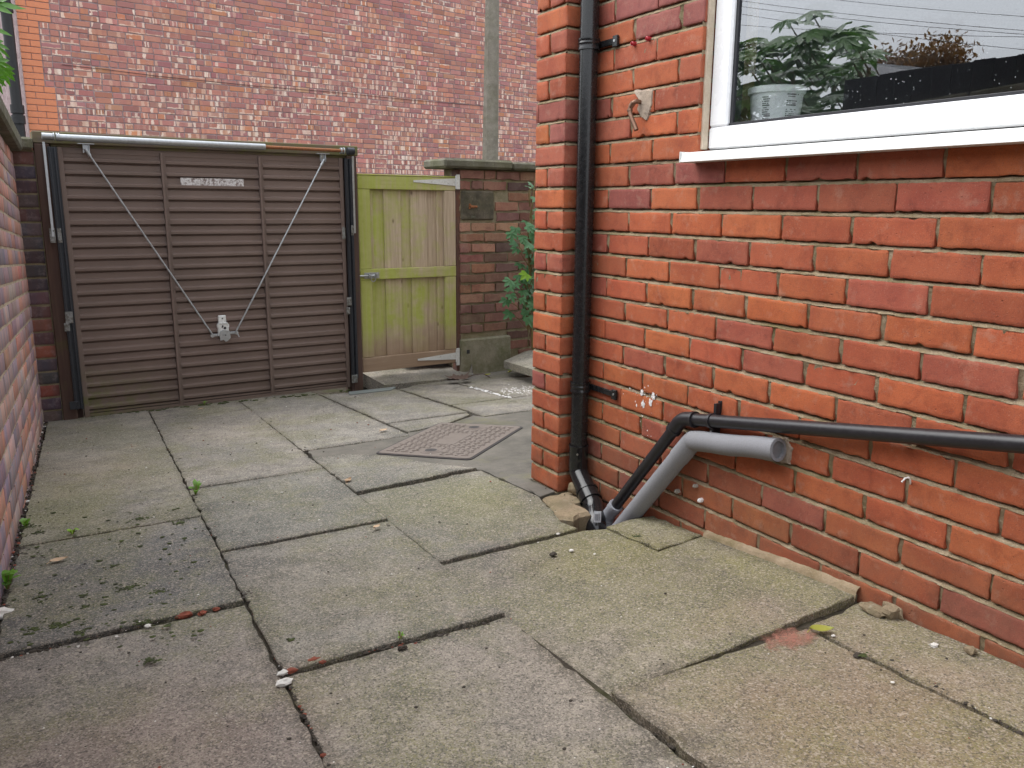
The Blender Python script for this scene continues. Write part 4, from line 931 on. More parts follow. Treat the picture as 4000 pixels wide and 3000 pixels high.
def slab(mb, poly, dz=0., tilt=(0, 0), tint=(1, 1, 1), th=.05, gap=.004, ch=.003, ragged=.0022, gaps=None):
    P = [np.asarray(p, float) for p in poly]; n = len(P); area = sum(P[i][0]*P[(i+1) % n][1]-P[(i+1) % n][0]*P[i][1] for i in range(n))
    if area < 0: P = P[::-1]
    c = sum(P)/n; Q = []
    gp_ = list(gaps) if gaps else [gap]*n
    if area < 0: gp_ = [gp_[(n-2-i) % n] for i in range(n)]
    def inset(_):
        out = []
        for i in range(n):
            a, b, e = P[i-1], P[i], P[(i+1) % n]; d0 = (b-a)/np.linalg.norm(b-a); d1 = (e-b)/np.linalg.norm(e-b)
            n0, n1 = np.array([-d0[1], d0[0]]), np.array([-d1[1], d1[0]]); g0, g1 = gp_[i-1], gp_[i]; cr = d0[0]*d1[1]-d0[1]*d1[0]
            if abs(cr) < .15: out.append(b+n0*g0); continue
            A = b+n0*g0; B = b+n1*g1; w = B-A; t_ = (w[0]*d1[1]-w[1]*d1[0])/cr; out.append(A+d0*t_)
        return out
    I0 = inset(0)
    for i in range(n):
        a, b = I0[i], I0[(i+1) % n]; L = np.linalg.norm(b-a); k = max(2, int(L/.03))
        dn = np.array([-(b-a)[1], (b-a)[0]])/max(L, 1e-6)
        for j in range(k):
            t = j/k; j_ = 0 if j == 0 else rng.normal(0, ragged)
            if rng.random() < .05 and j: j_ += rng.uniform(.003, .009)
            Q.append(a*(1-t)+b*t+dn*j_)
    zf = lambda q: gz(q[1])+dz+tilt[0]*(q[0]-c[0])+tilt[1]*(q[1]-c[1])
    L = len(Q); V = []
    for q in Q: 
        v = c-q; w = q+v/np.linalg.norm(v)*ch*1.3; V.append((w[0], w[1], zf(w)))
    inn = []
    for q in Q: v = c-q; w = q+v*min(.45, .085/max(.05, np.linalg.norm(v))); inn.append((w[0], w[1], zf(w)))
    for q in Q: V.append((q[0], q[1], zf(q)-ch))
    for q in Q: V.append((q[0], q[1], zf(q)-th))
    V += inn
    fs = [tuple(range(3*L, 4*L))]+[(i, (i+1) % L, 3*L+(i+1) % L, 3*L+i) for i in range(L)]+[(i+L, (i+1) % L+L, (i+1) % L, i) for i in range(L)]+[(i+2*L, (i+1) % L+2*L, (i+1) % L+L, i+L) for i in range(L)]
    mb.add(V, fs, 0, c=tint, l=[(1, 0, 0)]*(3*L)+[(0, 0, 0)]*L)
lx = lambda y: -.29+.0465*y
ax_ = lambda y: .337+.038*y
bx_ = lambda y: .939+.0345*y
cxl = lambda y: 1.645
mb = MB(); T = lambda a, b, c: (a, b, c)
def row(f0, f1, y0, y1, **k): slab(mb, [(f0(y0), y0), (f1(y0), y0), (f1(y1), y1), (f0(y1), y1)], **k)
N_ = .0008
def rowq(f0, f1, y0, y1, ya=None, yb=None, **k): slab(mb, [(f0(y0), y0), (f1(y0), y0), (f1(yb or y1), yb or y1), (f0(ya or y1), ya or y1)], **k)
rowq(lx, ax_, 3.125, 5.70, 5.70, 5.73, tint=T(1.06, 1.04, .98), dz=.003, tilt=(0, -.001), gaps=(.003, .003, 0, .004)); row(lx, ax_, 2.225, 3.122, tint=T(.70, .72, .75), dz=.004, tilt=(.002, -.005), gaps=(.004, .0035, .003, .004)); row(lx, ax_, 1.33, 2.215, tint=T(1.0, .94, .92), gaps=(.003, .003, .003, .004), dz=-.003)
row(lx, ax_, .43, 1.325, tint=T(1, .95, .92)); row(lx, ax_, -.5, .43); row(lx, ax_, -1.5, -.5)
rowq(ax_, bx_, 5.34, 5.73, 5.73, 5.76, tint=T(.95, .92, .88), gaps=(.001, .003, 0, .004)); row(ax_, bx_, 3.555, 5.338, tint=T(1.1, 1.06, 1.02), gaps=(.002, .0025, .001, .003), dz=.002); row(ax_, bx_, 2.685, 3.55, tint=T(.84, .86, .84), dz=.003, tilt=(.006, -.006), gaps=(.002, .0012, .001, .003)); row(ax_, bx_, 1.755, 2.68, tint=T(.92, .91, .86), dz=.002, tilt=(0, -.009), gaps=(.003, N_, .001, .003))
row(ax_, bx_, .85, 1.748, tint=T(1.02, .96, .9), dz=-.003, gaps=(.003, N_, .002, .003)); row(ax_, bx_, -.1, .845); row(ax_, bx_, -1.5, -.1)
slab(mb, [(bx_(3.965), 3.965), (1.67, 3.975), (1.66, 5.79), (bx_(5.5), 5.75)], tint=T(1.05, 1.04, 1.02), gaps=(.002, .003, 0, .004))
slab(mb, [(bx_(3.07), 3.07), (1.455, 3.115), (1.50, 3.13), (1.63, 3.125), (1.55, 3.25), (1.375, 3.615), (1.235, 3.757), (bx_(3.78), 3.775)], tint=T(.95, .96, .88), dz=.008, tilt=(0, -.010), gaps=(.003, .003, .002, .001, .001, .001, .001, .002))
slab(mb, [(bx_(2.205), 2.205), (1.555, 2.222), (1.545, 2.31), (1.60, 2.46), (1.642, 2.61), (1.642, 2.8), (1.64, 3.11), (1.50, 3.115), (1.46, 3.095), (bx_(3.06), 3.055)], tint=T(.90, .90, .80), gaps=[N_, .003, .003, .003, .001, .001, .001, .002, .002, .0015])
slab(mb, [(bx_(1.285), 1.285), (1.848, 1.312), (1.848, 1.905), (1.635, 1.885), (1.632, 2.165), (1.56, 2.20), (bx_(2.20), 2.20)], tint=T(.93, .90, .78), dz=.004, tilt=(.034, 0), gaps=[.003, .001, .003, .0008, .003, .003, N_+.0004], th=.06)
mb.v[-1][:, 2] -= .012*np.clip((mb.v[-1][:, 1]-1.6)/.6, 0, 1)*np.clip((mb.v[-1][:, 0]-1.)/.8, 0, 1)
slab(mb, [(1.64, 1.893), (1.848, 1.915), (1.848, 2.17), (1.75, 2.185), (1.636, 2.17)], tint=T(1.02, .96, .82), dz=.006, gaps=[.003, 0, .002, .002, .0008], ragged=.005)
slab(mb, [(bx_(.36), .36), (1.582, .36), (1.585, .95), (1.60, 1.275), (bx_(1.272), 1.272)], tint=T(.95, .86, .72), dz=.006, tilt=(-.030, 0), gap=.003, th=.06)
slab(mb, [(1.592, .36), (1.848, .36), (1.848, 1.305), (1.61, 1.28), (1.595, .95)], tint=T(1.1, 1.0, .86), dz=-.001, tilt=(.012, 0), gap=.003)
row(bx_, lambda y: 1.848, -1.5, .35)
slab(mb, [(1.68, 4.36), (2.222, 4.375), (2.205, 5.5), (1.665, 5.62)], tint=T(1.08, 1.06, 1.05)); slab(mb, [(1.69, 4.06), (1.95, 4.13), (2.2, 4.30), (2.21, 4.365), (1.68, 4.35)], tint=T(1.1, 1.08, 1.02))
slab(mb, [(2.23, 4.20), (2.9, 4.18), (3.0, 4.65), (2.24, 4.655)], tint=T(1.14, 1.12, 1.1)); slab(mb, [(2.24, 4.665), (2.69, 4.66), (2.665, 5.5), (2.215, 5.5)], tint=T(1.1, 1.06, 1.02)); slab(mb, [(2.70, 4.66), (3.6, 4.64), (3.6, 5.5), (2.675, 5.5)], tint=T(1.16, 1.12, 1.08))
slab(mb, [(3.05, 4.18), (4.5, 4.1), (4.5, 4.62), (3.05, 4.64)], tint=T(1.1, 1.1, 1.1))
slab(mb, [(2.225, 5.51), (3.6, 5.51), (3.9, 6.2), (2.95, 5.85), (2.5, 5.72)], tint=T(.9, .84, .8), dz=-.012)
mb.build("paving", M['slab'], kind="structure")
# cement patch round the manhole
def mat_patchc():
    t = NT("blue_grey_cement"); n = t.noise(5, 6, .7); n3 = t.noise(220, 3); c = t.mix(t.rampf(n, .35, .65), lin(110, 105, 97), lin(84, 81, 75)); c = t.mix(t.rampf(n3, .5, .75, 0, .4), c, lin(60, 60, 58))
    c = t.mix(t.rampf(t.noise(3, 5, .7), .55, .7, 0, .5), c, lin(112, 110, 76)); return t.fin(c, .9, t.bump(t.math('ADD', n3, n), .5, .003), spec=.3)
M['cpatch'] = mat_patchc(); mb = MB()
slab(mb, [(1.08, 3.78), (1.24, 3.764), (1.38, 3.622), (1.556, 3.256), (1.648, 3.118), (1.648, 2.62), (1.735, 2.648), (1.745, 2.86), (2.9, 2.86), (3.0, 4.17), (2.24, 4.19), (2.2, 4.27), (1.96, 4.12), (1.68, 4.05), (1.66, 3.97), (1.10, 3.95)], dz=-.001, gap=.001, ch=.002)
mb.build("cement_patch", M['cpatch'], kind="structure")
# mortar fillet along the foot of the house wall
mb = MB(); pts = np.linspace(1.31, 1.90, 90); V = []
for y in pts:
    z = gz(y)+.028-.010*np.clip((y-1.5)/.4, 0, 1); nn = mnoise.noise(Vector((y*22, 0, 0)))*.5+mnoise.noise(Vector((y*70, 3, 0)))*.3
    w = .014+.008*nn
    V += [(1.8495, y, z+.010+.006*nn), (1.8495-w*.6, y, z+.006+.003*nn), (1.8495-w, y, z+.000), (1.8495-w-.003, y, z-.03)]
mb.add(V, [(4*i+a, 4*i+4+a, 4*i+5+a, 4*i+1+a) for i in range(len(pts)-1) for a in (0, 1, 2)]); mb.build("mortar_fillet", M['mortar'], kind="structure", smooth=80)
# concrete ramp to the gate
a = at_G(1420, 1455, GOF+.03); b = at_G(1800, 1416, GOF+.03); f0 = at_g(1502, 1507, .012); f1 = at_g(1760, 1480, .0)
mb = MB(); gsl = Gp(gl-.012, GOF+.05, 0); bz = zbm-.007
P = [(a[0]-.0, a[1], bz), (b[0]+.1, b[1], bz+.006), (f1[0]+.25, f1[1]+.1, gz(f1[1])-.004), (f1[0], f1[1], gz(f1[1])+.002), (f0[0], f0[1], gz(f0[1])+.018)]
P2 = [(x, y+.8 if i < 2 else y, z) for i, (x, y, z) in enumerate(P)]
V = [P2[0], P2[1], P[1], P[2], P[3], P[4], P[0]]; V += [(x, y, z-.10) for x, y, z in V]; n = 7
mb.add(V, [(6, 5, 4, 3, 2, 1, 0)]+[(i, (i+1) % n, n+(i+1) % n, n+i) for i in range(n)], c=(1.12, 1.08, .98)); mb.build("concrete_ramp", M['slab'], kind="structure")
mb = MB()   # slate kerb strip under the right corner of the garage door
ks = [at_g(1362, 1530, .006), at_g(1545, 1510, .006), at_g(1530, 1522, .006), at_g(1365, 1541, .006)]
V = [tuple(k) for k in ks]+[tuple(k-np.array([0, 0, .03])) for k in ks]; mb.add(V, [(0, 3, 2, 1)]+[(i, (i+1) % 4, 4+(i+1) % 4, 4+i) for i in range(4)]); M['slate_k'] = mat_plain("blue_slate", lin(108, 114, 112), .7, .002, 30, .12); mb.build("kerb", M['slate_k'], kind="structure")
# pale drips of old paint on the far slabs
mb = MB()
for i in range(300):
    u = rng.random()
    if u < .45: px, py = rng.uniform(1830, 2000), 0; py = 1509+(px-1830)*.27+rng.normal(0, 2.0)
    elif u < .9: px, py = rng.uniform(1955, 2085), 1518+rng.normal(8, 9)
    else: px, py = 1800+rng.normal(0, 25), 1459+rng.normal(0, 4)
    p = at_g(px, py, .004); mb.blob(p, rng.uniform(.002, .008), i, .5, (1, 1, .12), 1)
mb.build("paint_drips", M['white_splash'], kind="structure")

# ------------------------------------------------------------------ manhole cover
M['iron'] = mat_plain("rusty_brown_iron", lin(116, 106, 99), .62, .0012, 120, .16, metal=.2, dirt=lin(92, 84, 74), dscale=12, dr=(.5, .7), damt=.5)
M['iron_dark'] = mat_plain("dark_iron", (.035, .03, .03), .7)
mc = [at_g(*q, .0) for q in ((1488, 1769), (1722, 1646), (2048, 1675), (1812, 1804))]
mo = sum(mc)/4; mo[2] = gz(mo[1])+.0015
mu = (mc[1]-mc[0])+(mc[2]-mc[3]); mu /= np.linalg.norm(mu); mn = np.array([GS*0, GS*-1, 1.]); mn /= np.linalg.norm(mn); mu -= mn*(mu@mn); mu /= np.linalg.norm(mu); mv = np.cross(mn, mu)
LU = (np.linalg.norm(mc[1]-mc[0])+np.linalg.norm(mc[2]-mc[3]))/4; LV = (np.linalg.norm(mc[3]-mc[0])+np.linalg.norm(mc[2]-mc[1]))/4
mh = thing("manhole_cover", "rusty brown cast iron manhole cover with raised tread pattern in the paving", "manhole cover", tuple(mo))
def rrect(a, b, r, n=5):
    out = []
    for cx_, cy_, t0 in ((a-r, b-r, 0), (-a+r, b-r, 90), (-a+r, -b+r, 180), (a-r, -b+r, 270)):
        for i in range(n): t = R(t0+90*i/(n-1)); out.append((cx_+r*math.cos(t), cy_+r*math.sin(t)))
    return out
mb = MB(); mb.prism(rrect(LU, LV, .03), mo, mu, mv, mn, -.02, .002); mb.build("frame", M['iron_dark'], mh)
mb = MB(); mb.prism(rrect(LU-.012, LV-.012, .025), mo, mu, mv, mn, -.02, .0045)
st = .052
for i in range(-9, 10):
    for j in range(-9, 10):
        x, y = i*st*.5*2*.5, j*st*.62
        x = i*.036; y = j*.040+(i % 2)*.0
        if abs(x) > LU-.035 or abs(y) > LV-.035: continue
        if abs(x) < .135 and abs(y) < .062: continue
        if any(math.hypot(x-kx, y-ky) < .062 for kx, ky in ((LU*.72, .0), (-LU*.72, .0))): continue
        if (i+j) % 2: mb.box(mo+mu*x+mv*y, mu, mv, mn, (-.0165, .0165), (-.0055, .0055), (.004, .0078), .0012)
        else: mb.box(mo+mu*x+mv*y, mu, mv, mn, (-.0055, .0055), (-.018, .018), (.004, .0078), .0012)
mb.box(mo, mu, mv, mn, (-.13, .13), (-.055, .055), (.0045, .0066), .001)
pl = mb.build("plate", M['iron'], mh)
for kx in (LU*.72, -LU*.72):
    q = mo+mu*kx; mb = MB()
    for r_, z_ in ((.056, .0058), (.040, .0082)): mb.tube([q+mn*.003, q+mn*z_, q+mn*(z_+.0006)], [r_, r_, r_-.004], 24)
    kh = mb.build("key_ring", M['iron'], mh, smooth=40)
    mb = MB(); mb.tube([q+mn*.0086, q+mn*.0092], .030, 20); mb.build("keyhole", M['iron_dark'], kh)

# ------------------------------------------------------------------ lump of concrete behind the drain, loose slab, stones
M['lump'] = mat_stone("rough_pale_concrete", lin(150, 132, 110), lin(120, 108, 88), .35, .2)
mb = MB(); z = gz(2.4)
def lump(mb, c, size, seed, jag=.25, sub=3, flat=None, mi=0):
    vs, fs = ico(sub); vs = np.sign(vs)*np.abs(vs)**.62; vs = vs/np.abs(vs).max()
    out = []
    for p in vs: out.append(np.asarray(c)+p*np.asarray(size)*(1+jag*mnoise.noise(Vector(p*1.4)+Vector((seed, seed*2.3, 0)))))
    mb.add(out, fs, mi)
slab(mb, [(1.565, 2.40), (1.62, 2.345), (1.71, 2.36), (1.725, 2.475), (1.846, 2.50), (1.846, 2.63), (1.655, 2.62), (1.61, 2.50)], dz=-.006, th=.075, ragged=.006, gap=.001, ch=.012, tilt=(.02, .03)); tag(mb.build("concrete_lump", M['lump']), "rough pale slab of broken concrete behind the foot of the black downpipe", "concrete lump")
mb = MB(); lump(mb, (1.782, 2.565, gz(2.56)+.025), (.028, .026, .022), 5); tag(mb.build("loose_stone", M['lump'], smooth=60), "small pinkish stone tucked behind the downpipe at the pier foot", "stone", "loose stones by the house")
for (px, py, sz, sd_, lb) in ((3415, 2388, (.02, .036, .011), 1, "flat pale stone leaning at the wall foot beside the yellow leaf, longest of three"), (3478, 2405, (.02, .02, .017), 2, "chunky grey stone at the wall foot, between two flat stones"), (3515, 2388, (.008, .032, .016), 3, "flat pinkish stone standing against the bottom brick course"), (3790, 2547, (.012, .012, .008), 6, "small grey pebble at the wall foot near the right edge"), (3385, 2372, (.012, .016, .006), 9, "small dark flake of stone at the corner of the raised slab")):
    p = at_g(px, py, .005); p[0] = min(p[0], 1.842-sz[0]*.8); mb = MB(); lump(mb, p+np.array([0, 0, sz[2]*.6]), sz, sd_*1.7, .4, 2); tag(mb.build("loose_stone", M['lump'], smooth=25), lb, "stone", "loose stones by the house")
# leaning flagstone and rubble behind the pier
mb = MB(); A_ = [np.array(q) for q in ((2.93, 5.62, -.165), (3.75, 5.40, -.10), (3.95, 6.0, -.06), (3.28, 6.02, -.10))]
fp = [at_y(1968, 1410, 5.55), at_y(2100, 1449, 4.9), at_y(2110, 1360, 5.6), at_y(2050, 1372, 5.95)]
V = [tuple(q) for q in fp]+[tuple(q-np.array([0, 0, .055])) for q in fp]; mb.add(V, [(0, 1, 2, 3), (7, 6, 5, 4)]+[(i, 4+i, 4+(i+1) % 4, (i+1) % 4) for i in range(4)], c=(1.3, 1.3, 1.2)); tag(mb.build("flagstone", M['slab']), "loose pale flagstone lying raised against the old wall behind the pier", "flagstone")
mb = MB(); p = at_g(2065, 1470); lump(mb, p+np.array([.05, 0, .03]), (.07, .05, .045), 11, .35, 3); rb_ = tag(mb.build("rubble_lump", mat_plain("earthy_rubble", lin(134, 104, 84), .95, .004, 30, .25), smooth=40), "lump of brown rubble topped with white plaster beside the brick pier", "rubble")
mb = MB(); lump(mb, p+np.array([.052, -.01, .078]), (.065, .04, .016), 12, .4, 3); mb.build("plaster_top", M['white_splash'], rb_, smooth=40)
M['blue'] = mat_plain("blue_sheet", (.02, .05, .28), .5)
mb = MB(); s0 = Gs(1560, 1440, -.25)[0]; s1 = Gs(1775, 1425, -.25)[0]; V = []
for i in range(9):
    for j, (n_, z_) in enumerate(((-.16, bz+.004), (-.20, bz+.03+.02*math.sin(i*2.1)), (-.30, bz+.05), (-.4, bz+.004))): V.append(Gp(s0+(s1-s0)*i/8, n_+.01*math.sin(i*1.7), z_))
mb.add(V, [(i*4+j, i*4+4+j, i*4+5+j, i*4+1+j) for i in range(8) for j in range(3)]); tag(mb.build("blue_sheet", M['blue'], smooth=60), "crumpled dark blue plastic sheet glimpsed under the wooden gate", "plastic sheet")

# ------------------------------------------------------------------ tub behind the window
bk = thing("plastic_tub", "white lidded plastic tub with printed small text behind the window glass", "tub", (2.06, 1.97, 1.326))
bxc, byc, br = 2.055, 1.925, .083; bz_ = 1.3265; M['tub'] = mat_plain("white_tub_plastic", (.90, .91, .91), .4, 0, 20, .03)
mb = MB(); mb.tube([(bxc, byc, bz_), (bxc, byc, bz_+.005), (bxc, byc, bz_+.118)], [br*.80, br*.83, br*.97], 40); mb.build("body", M['tub'], bk, smooth=40)
mb = MB(); mb.tube([(bxc, byc, bz_+.116), (bxc, byc, bz_+.118), (bxc, byc, bz_+.134), (bxc, byc, bz_+.137), (bxc, byc, bz_+.133)], [br*1.0, br*1.04, br*1.06, br*1.02, br*.93], 40); mb.build("lid", M['tub'], bk, smooth=40)
for blk, (t0, tw) in enumerate(((R(192), .34), (R(246), .62))):
    mb = MB()
    for i in range(15):
        if rng.random() < .12: continue
        zz = bz_+.108-i*.0062; rr_ = br*(.83+.14*(zz-bz_)/.118)+.0008; w_ = tw*(.55+.45*rng.random())
        n = 8
        for s in range(n):
            if rng.random() < .13: continue
            a0, a1 = t0+w_*s/n, t0+w_*(s+.8)/n; h_ = .0026 if i % 5 else .0036
            mb.add([(bxc+rr_*math.cos(a), byc+rr_*math.sin(a), z) for a, z in ((a0, zz), (a1, zz), (a1, zz+h_), (a0, zz+h_))], [(0, 1, 2, 3)])
    mb.build("printed_text", M['ink'], bk)

# ------------------------------------------------------------------ plants
def mat_leaf(name, c1, c2, tr=.35, rough=.4):
    t = NT(name); c = t.mix(t.noise(11, 3), c1, c2); c = t.mix(t.rampf(t.noise(60, 2), .4, .7, 0, .3), c, np.asarray(c1)*.6)
    t.fin(c, rough, spec=.4); tl = t.new("ShaderNodeBsdfTranslucent"); t.link(t.mix(1, c, (1.1, 1.25, .5), 'MULTIPLY'), tl.inputs[0])
    mx = t.new("ShaderNodeMixShader"); mx.inputs[0].default_value = tr; t.link(t.p.outputs[0], mx.inputs[1]); t.link(tl.outputs[0], mx.inputs[2]); t.link(mx.outputs[0], t.out.inputs[0]); return t.m
M['leaf_fatsia'] = mat_leaf("glossy_green_leaf", lin(52, 100, 36), lin(98, 142, 50), .25, .35); M['leaf_maple'] = mat_leaf("blue_green_leaf", lin(66, 112, 72), lin(92, 132, 92), .3)
M['leaf_weed'] = mat_leaf("fresh_green_leaf", lin(90, 140, 50), lin(130, 170, 70)); M['leaf_bright'] = mat_leaf("bright_green_leaf", lin(124, 168, 40), lin(150, 190, 70), .45)
M['stem'] = mat_plain("green_brown_stem", lin(112, 96, 58), .7)
def palmate(mb, base, dirv, up, size, lobes=7, spread=1.25, width=.16, droop=.25, seed=0, notch=.5, mi=0):
    dirv = np.asarray(dirv, float); dirv /= np.linalg.norm(dirv); up = np.asarray(up, float); up = up-dirv*(up@dirv); up /= np.linalg.norm(up); side = np.cross(dirv, up); r_ = random.Random(seed)
    pts = [(0., 0.)]
    out = []
    for i in range(lobes):
        th = (i-(lobes-1)/2)/((lobes-1)/2)*spread*1.25; L = size*(1-.28*abs(th)/spread)*(1+r_.uniform(-.08, .08)); wd = width*size
        ax = np.array([math.cos(th), math.sin(th)]); pr = np.array([-ax[1], ax[0]])
        if i > 0:
            thn = th-spread*1.25/(lobes-1); out.append(np.array([math.cos(thn), math.sin(thn)])*size*notch*.8)
        for t, w_ in ((.45, -.8), (.62, -1.), (.82, -.55), (1., 0), (.82, .55), (.62, 1.), (.45, .8)): out.append(ax*L*t+pr*wd*w_)
    out = [np.array([-.05*size, -.02*size])]+out
    P3 = []
    for q in [np.array([0.05*size, 0])]+out:
        rr_ = np.linalg.norm(q)/size; P3.append(np.asarray(base)+dirv*q[0]+side*q[1]-up*(droop*size*rr_*rr_)+up*.06*size*math.sin(rr_*7+seed)*.3)
    n = len(out); mb.add(P3, [(0, 1+i, 1+(i+1) % n) for i in range(n)], mi)
# glossy shrub overhanging the boundary wall
sh_ = thing("glossy_shrub", "large glossy palmate leaved shrub behind the boundary wall, leaves over the coping", "shrub", (-.9, 4.3, .2))
mbl = MB(); mbs = MB(); rs = random.Random(5); cen = np.array([-1.15, 4.15, .3])
for i in range(420):
    xx_ = rs.uniform(-1.7, -.42); ylo = (3.83-xx_)/1.28; b = np.array([xx_, rs.uniform(ylo, ylo+1.5), 0]); yy = (b[1]-ylo-.65)/.85; top_ = 2.28-.28*yy*yy-.10*abs(b[0]+1.0)+.10*math.sin(b[1]*7)
    b[2] = top_-rs.random()**1.6*.95; a = rs.uniform(-1.2, 1.2) if rs.random() < .75 else rs.uniform(0, 6.28)
    palmate(mbl, b, (math.cos(a), math.sin(a), rs.uniform(-.5, .35)), (.35, -.1, .9), rs.uniform(.13, .21), 7, 1.25, .13, rs.uniform(.15, .45), i)
    if i % 4 == 0: mbs.tube([b-np.array([.25, 0, .22]), b], [.006, .004], 5)
# the leaves that hang into view at the upper left
for i, (px, py, Y, dx, dz_, s) in enumerate(((-60, 8, 4.6, (1.0, .1, .04),  .2, .17), (-70, 90, 4.5, (1, .1, -.25), .3, .12), (-40, 160, 4.5, (.8, .2, -.5), .5, .10), (-30, 235, 4.4, (.8, .1, -.5), .5, .10), (5, 270, 4.7, (.4, .2, -.9), .5, .085), (-35, 290, 4.3, (.4, .1, -.8), .4, .085))):
    b = at_y(px, py, Y); palmate(mbl, b, dx, (-.2, -.8, .6), s, 7 if i > 1 else 3, (1.0 if i > 1 else .35), .11, dz_*.6, 50+i); mbs.tube([cen+np.array([.1, 0, 1.2]), b+np.array([-.3, -.05, .05]), b], [.01, .007, .005], 5)
for k in range(5): a = k*1.25; mbs.tube([(cen[0]+.1*math.cos(a), cen[1]+.1*math.sin(a), -.2), cen+np.array([.25*math.cos(a), .25*math.sin(a), 1.0]), cen+np.array([.4*math.cos(a), .4*math.sin(a), 1.7])], [.03, .022, .012], 7)
mbl.build("foliage", M['leaf_fatsia'], sh_, smooth=60); mbs.build("stem", M['stem'], sh_)
# sycamore seedling against the yard wall
sy = thing("sycamore_sapling", "young sycamore with lobed blue green leaves against the old brick wall", "sapling", (3.45, 5.5, -.2))
mbl = MB(); mbs = MB(); mbb = MB()
LV_ = [(2060, 745, 60), (2085, 790, 55), (2070, 735, 45), (2085, 860, 40), (2005, 905, 62), (1990, 925, 60), (2075, 895, 70), (2030, 935, 66), (2005, 960, 60), (2060, 965, 64), (2090, 905, 60), (2010, 985, 56), (2065, 1005, 72), (2025, 1045, 66), (2085, 1035, 60), (2070, 1065, 62), (2050, 1085, 66), (2015, 1090, 60), (1985, 1110, 64), (2000, 1118, 54), (2060, 1120, 70), (1975, 1140, 58), (2085, 1130, 60), (1985, 1165, 56), (1970, 1185, 60), (2050, 1185, 72), (2080, 1180, 66), (1985, 1235, 66), (2055, 1255, 70), (2095, 1200, 60), (2095, 980, 60), (2100, 1090, 70), (2100, 840, 60)]
rs = random.Random(3); LV_ += [(rs.uniform(2030, 2105), rs.uniform(870, 1240), rs.uniform(42, 64)) for _ in range(34)]; st0 = np.array([3.55, 5.62, -.2])
for i, (px, py, sz) in enumerate(LV_):
    b = at_G(px, py, rs.uniform(.14, .42)); q = (mbb if i in (16, 30) else mbl); s = sz/3215*6.2*.68
    palmate(q, b+np.array([.02, 0, .03]), (rs.uniform(-.9, .3), -.35, rs.uniform(-.55, .05)-(.5 if py > 1170 else 0)), (-.1, -.75, .65), s, 5, 1.15, .2, .25, i, .62)
    mbs.tube([np.array([3.42, 5.66, b[2]-.12]), (b+np.array([3.42, 5.66, b[2]-.05]))/2, b+np.array([.02, 0, .03])], [.004, .003, .002], 5)
mbs.tube([(3.5, 5.68, -.3), (3.44, 5.67, .3), (3.43, 5.66, 1.0), (3.46, 5.64, 1.35)], [.012, .010, .007, .004], 7)
mbl.build("foliage", M['leaf_maple'], sy, smooth=60); mbb.build("foliage", M['leaf_bright'], sy, smooth=60); mbs.build("stem", M['stem'], sy)
# weeds in the joints
def weed(px, py, n, h, label, seed, lean=(0, 0), m='leaf_weed', wide=.012):
    p = at_g(px, py, -.004); t = thing("weed", label, "weed", tuple(p), "weeds in the paving joints"); r_ = random.Random(seed); mb = MB(); ms = MB()
    for i in range(n):
        a = r_.uniform(0, 6.28); d = np.array([math.cos(a)*.7+lean[0], math.sin(a)*.7+lean[1], 0]); hh = h*r_.uniform(.6, 1.1); tip = p+d*hh*.8+np.array([0, 0, hh*r_.uniform(.5, 1)]); midp = p+d*hh*.3+np.array([0, 0, hh*.7])
        sd_ = np.cross(d, [0, 0, 1]); sd_ = sd_/max(.01, np.linalg.norm(sd_))*wide*r_.uniform(.7, 1.2)
        mb.add([p, midp-sd_*.8, midp+(tip-midp)*.5-sd_, tip, midp+(tip-midp)*.5+sd_, midp+sd_*.8], [(0, 1, 5), (1, 2, 4, 5), (2, 3, 4)])
        ms.tube([p, midp], [.0016, .001], 5)
    mb.build("leaves", M[m], t, smooth=60); ms.build("stem", M['stem'], t)
weed(765, 1935, 8, .06, "small green weed in the long paving joint, mid left", 1); weed(285, 2095, 4, .04, "tiny bright weed on the dark cross joint near the left wall", 2, m='leaf_bright', wide=.009)
weed(30, 2310, 9, .075, "green weed with a long pale stem at the foot of the left wall", 3, (.5, .2)); weed(100, 2065, 7, .045, "low clump of weed at the left wall just beyond the cross joint", 4)
weed(672, 1590, 5, .05, "weed sprouting under the bottom edge of the garage door", 5, m='leaf_bright', wide=.008); weed(800, 1585, 5, .04, "faint thin weed by the door sill, centre of the door", 6, wide=.006)
weed(1430, 1490, 10, .07, "bright weeds growing in the dark gap beside the concrete ramp", 7, m='leaf_bright', wide=.014); weed(1563, 2510, 5, .035, "thin grass tuft in the near cross joint", 8, wide=.003); weed(1500, 1500, 6, .03, "small weed at the front corner of the concrete ramp", 9)

# fallen leaves
def flat_leaf(px, py, s, m, label, seed, curl=.3, ang=0., lobed=False, group="fallen leaves", lift=.006):
    p = at_g(px, py, lift+.004); mb = MB(); r_ = random.Random(seed)
    if lobed: palmate(mb, p, (math.cos(ang), math.sin(ang), .1), (0, 0, 1), s, 5, 1.2, .2, -curl, seed, .6)
    else:
        V = []; n = 8
        for i in range(n+1):
            t = i/n; w = s*.27*math.sin(math.pi*t**.8)**.9
            for k in (-1, -.4, .4, 1): 
                x, y = (t-.5)*s, w*k; V.append(p+np.array([x*math.cos(ang)-y*math.sin(ang), x*math.sin(ang)+y*math.cos(ang), curl*s*(.35*k*k*.8+.5*(t-.5)**2)]))
        mb.add(V, [(i*4+k, i*4+4+k, i*4+5+k, i*4+1+k) for i in range(n) for k in range(3)])
        mb.tube([p-np.array([math.cos(ang), math.sin(ang), 0])*s*.48, p-np.array([math.cos(ang+.4), math.sin(ang+.4), -.05])*s*.75], .0012, 5)
    tag(mb.build("fallen_leaf", M[m], smooth=60), label, "leaf", group)
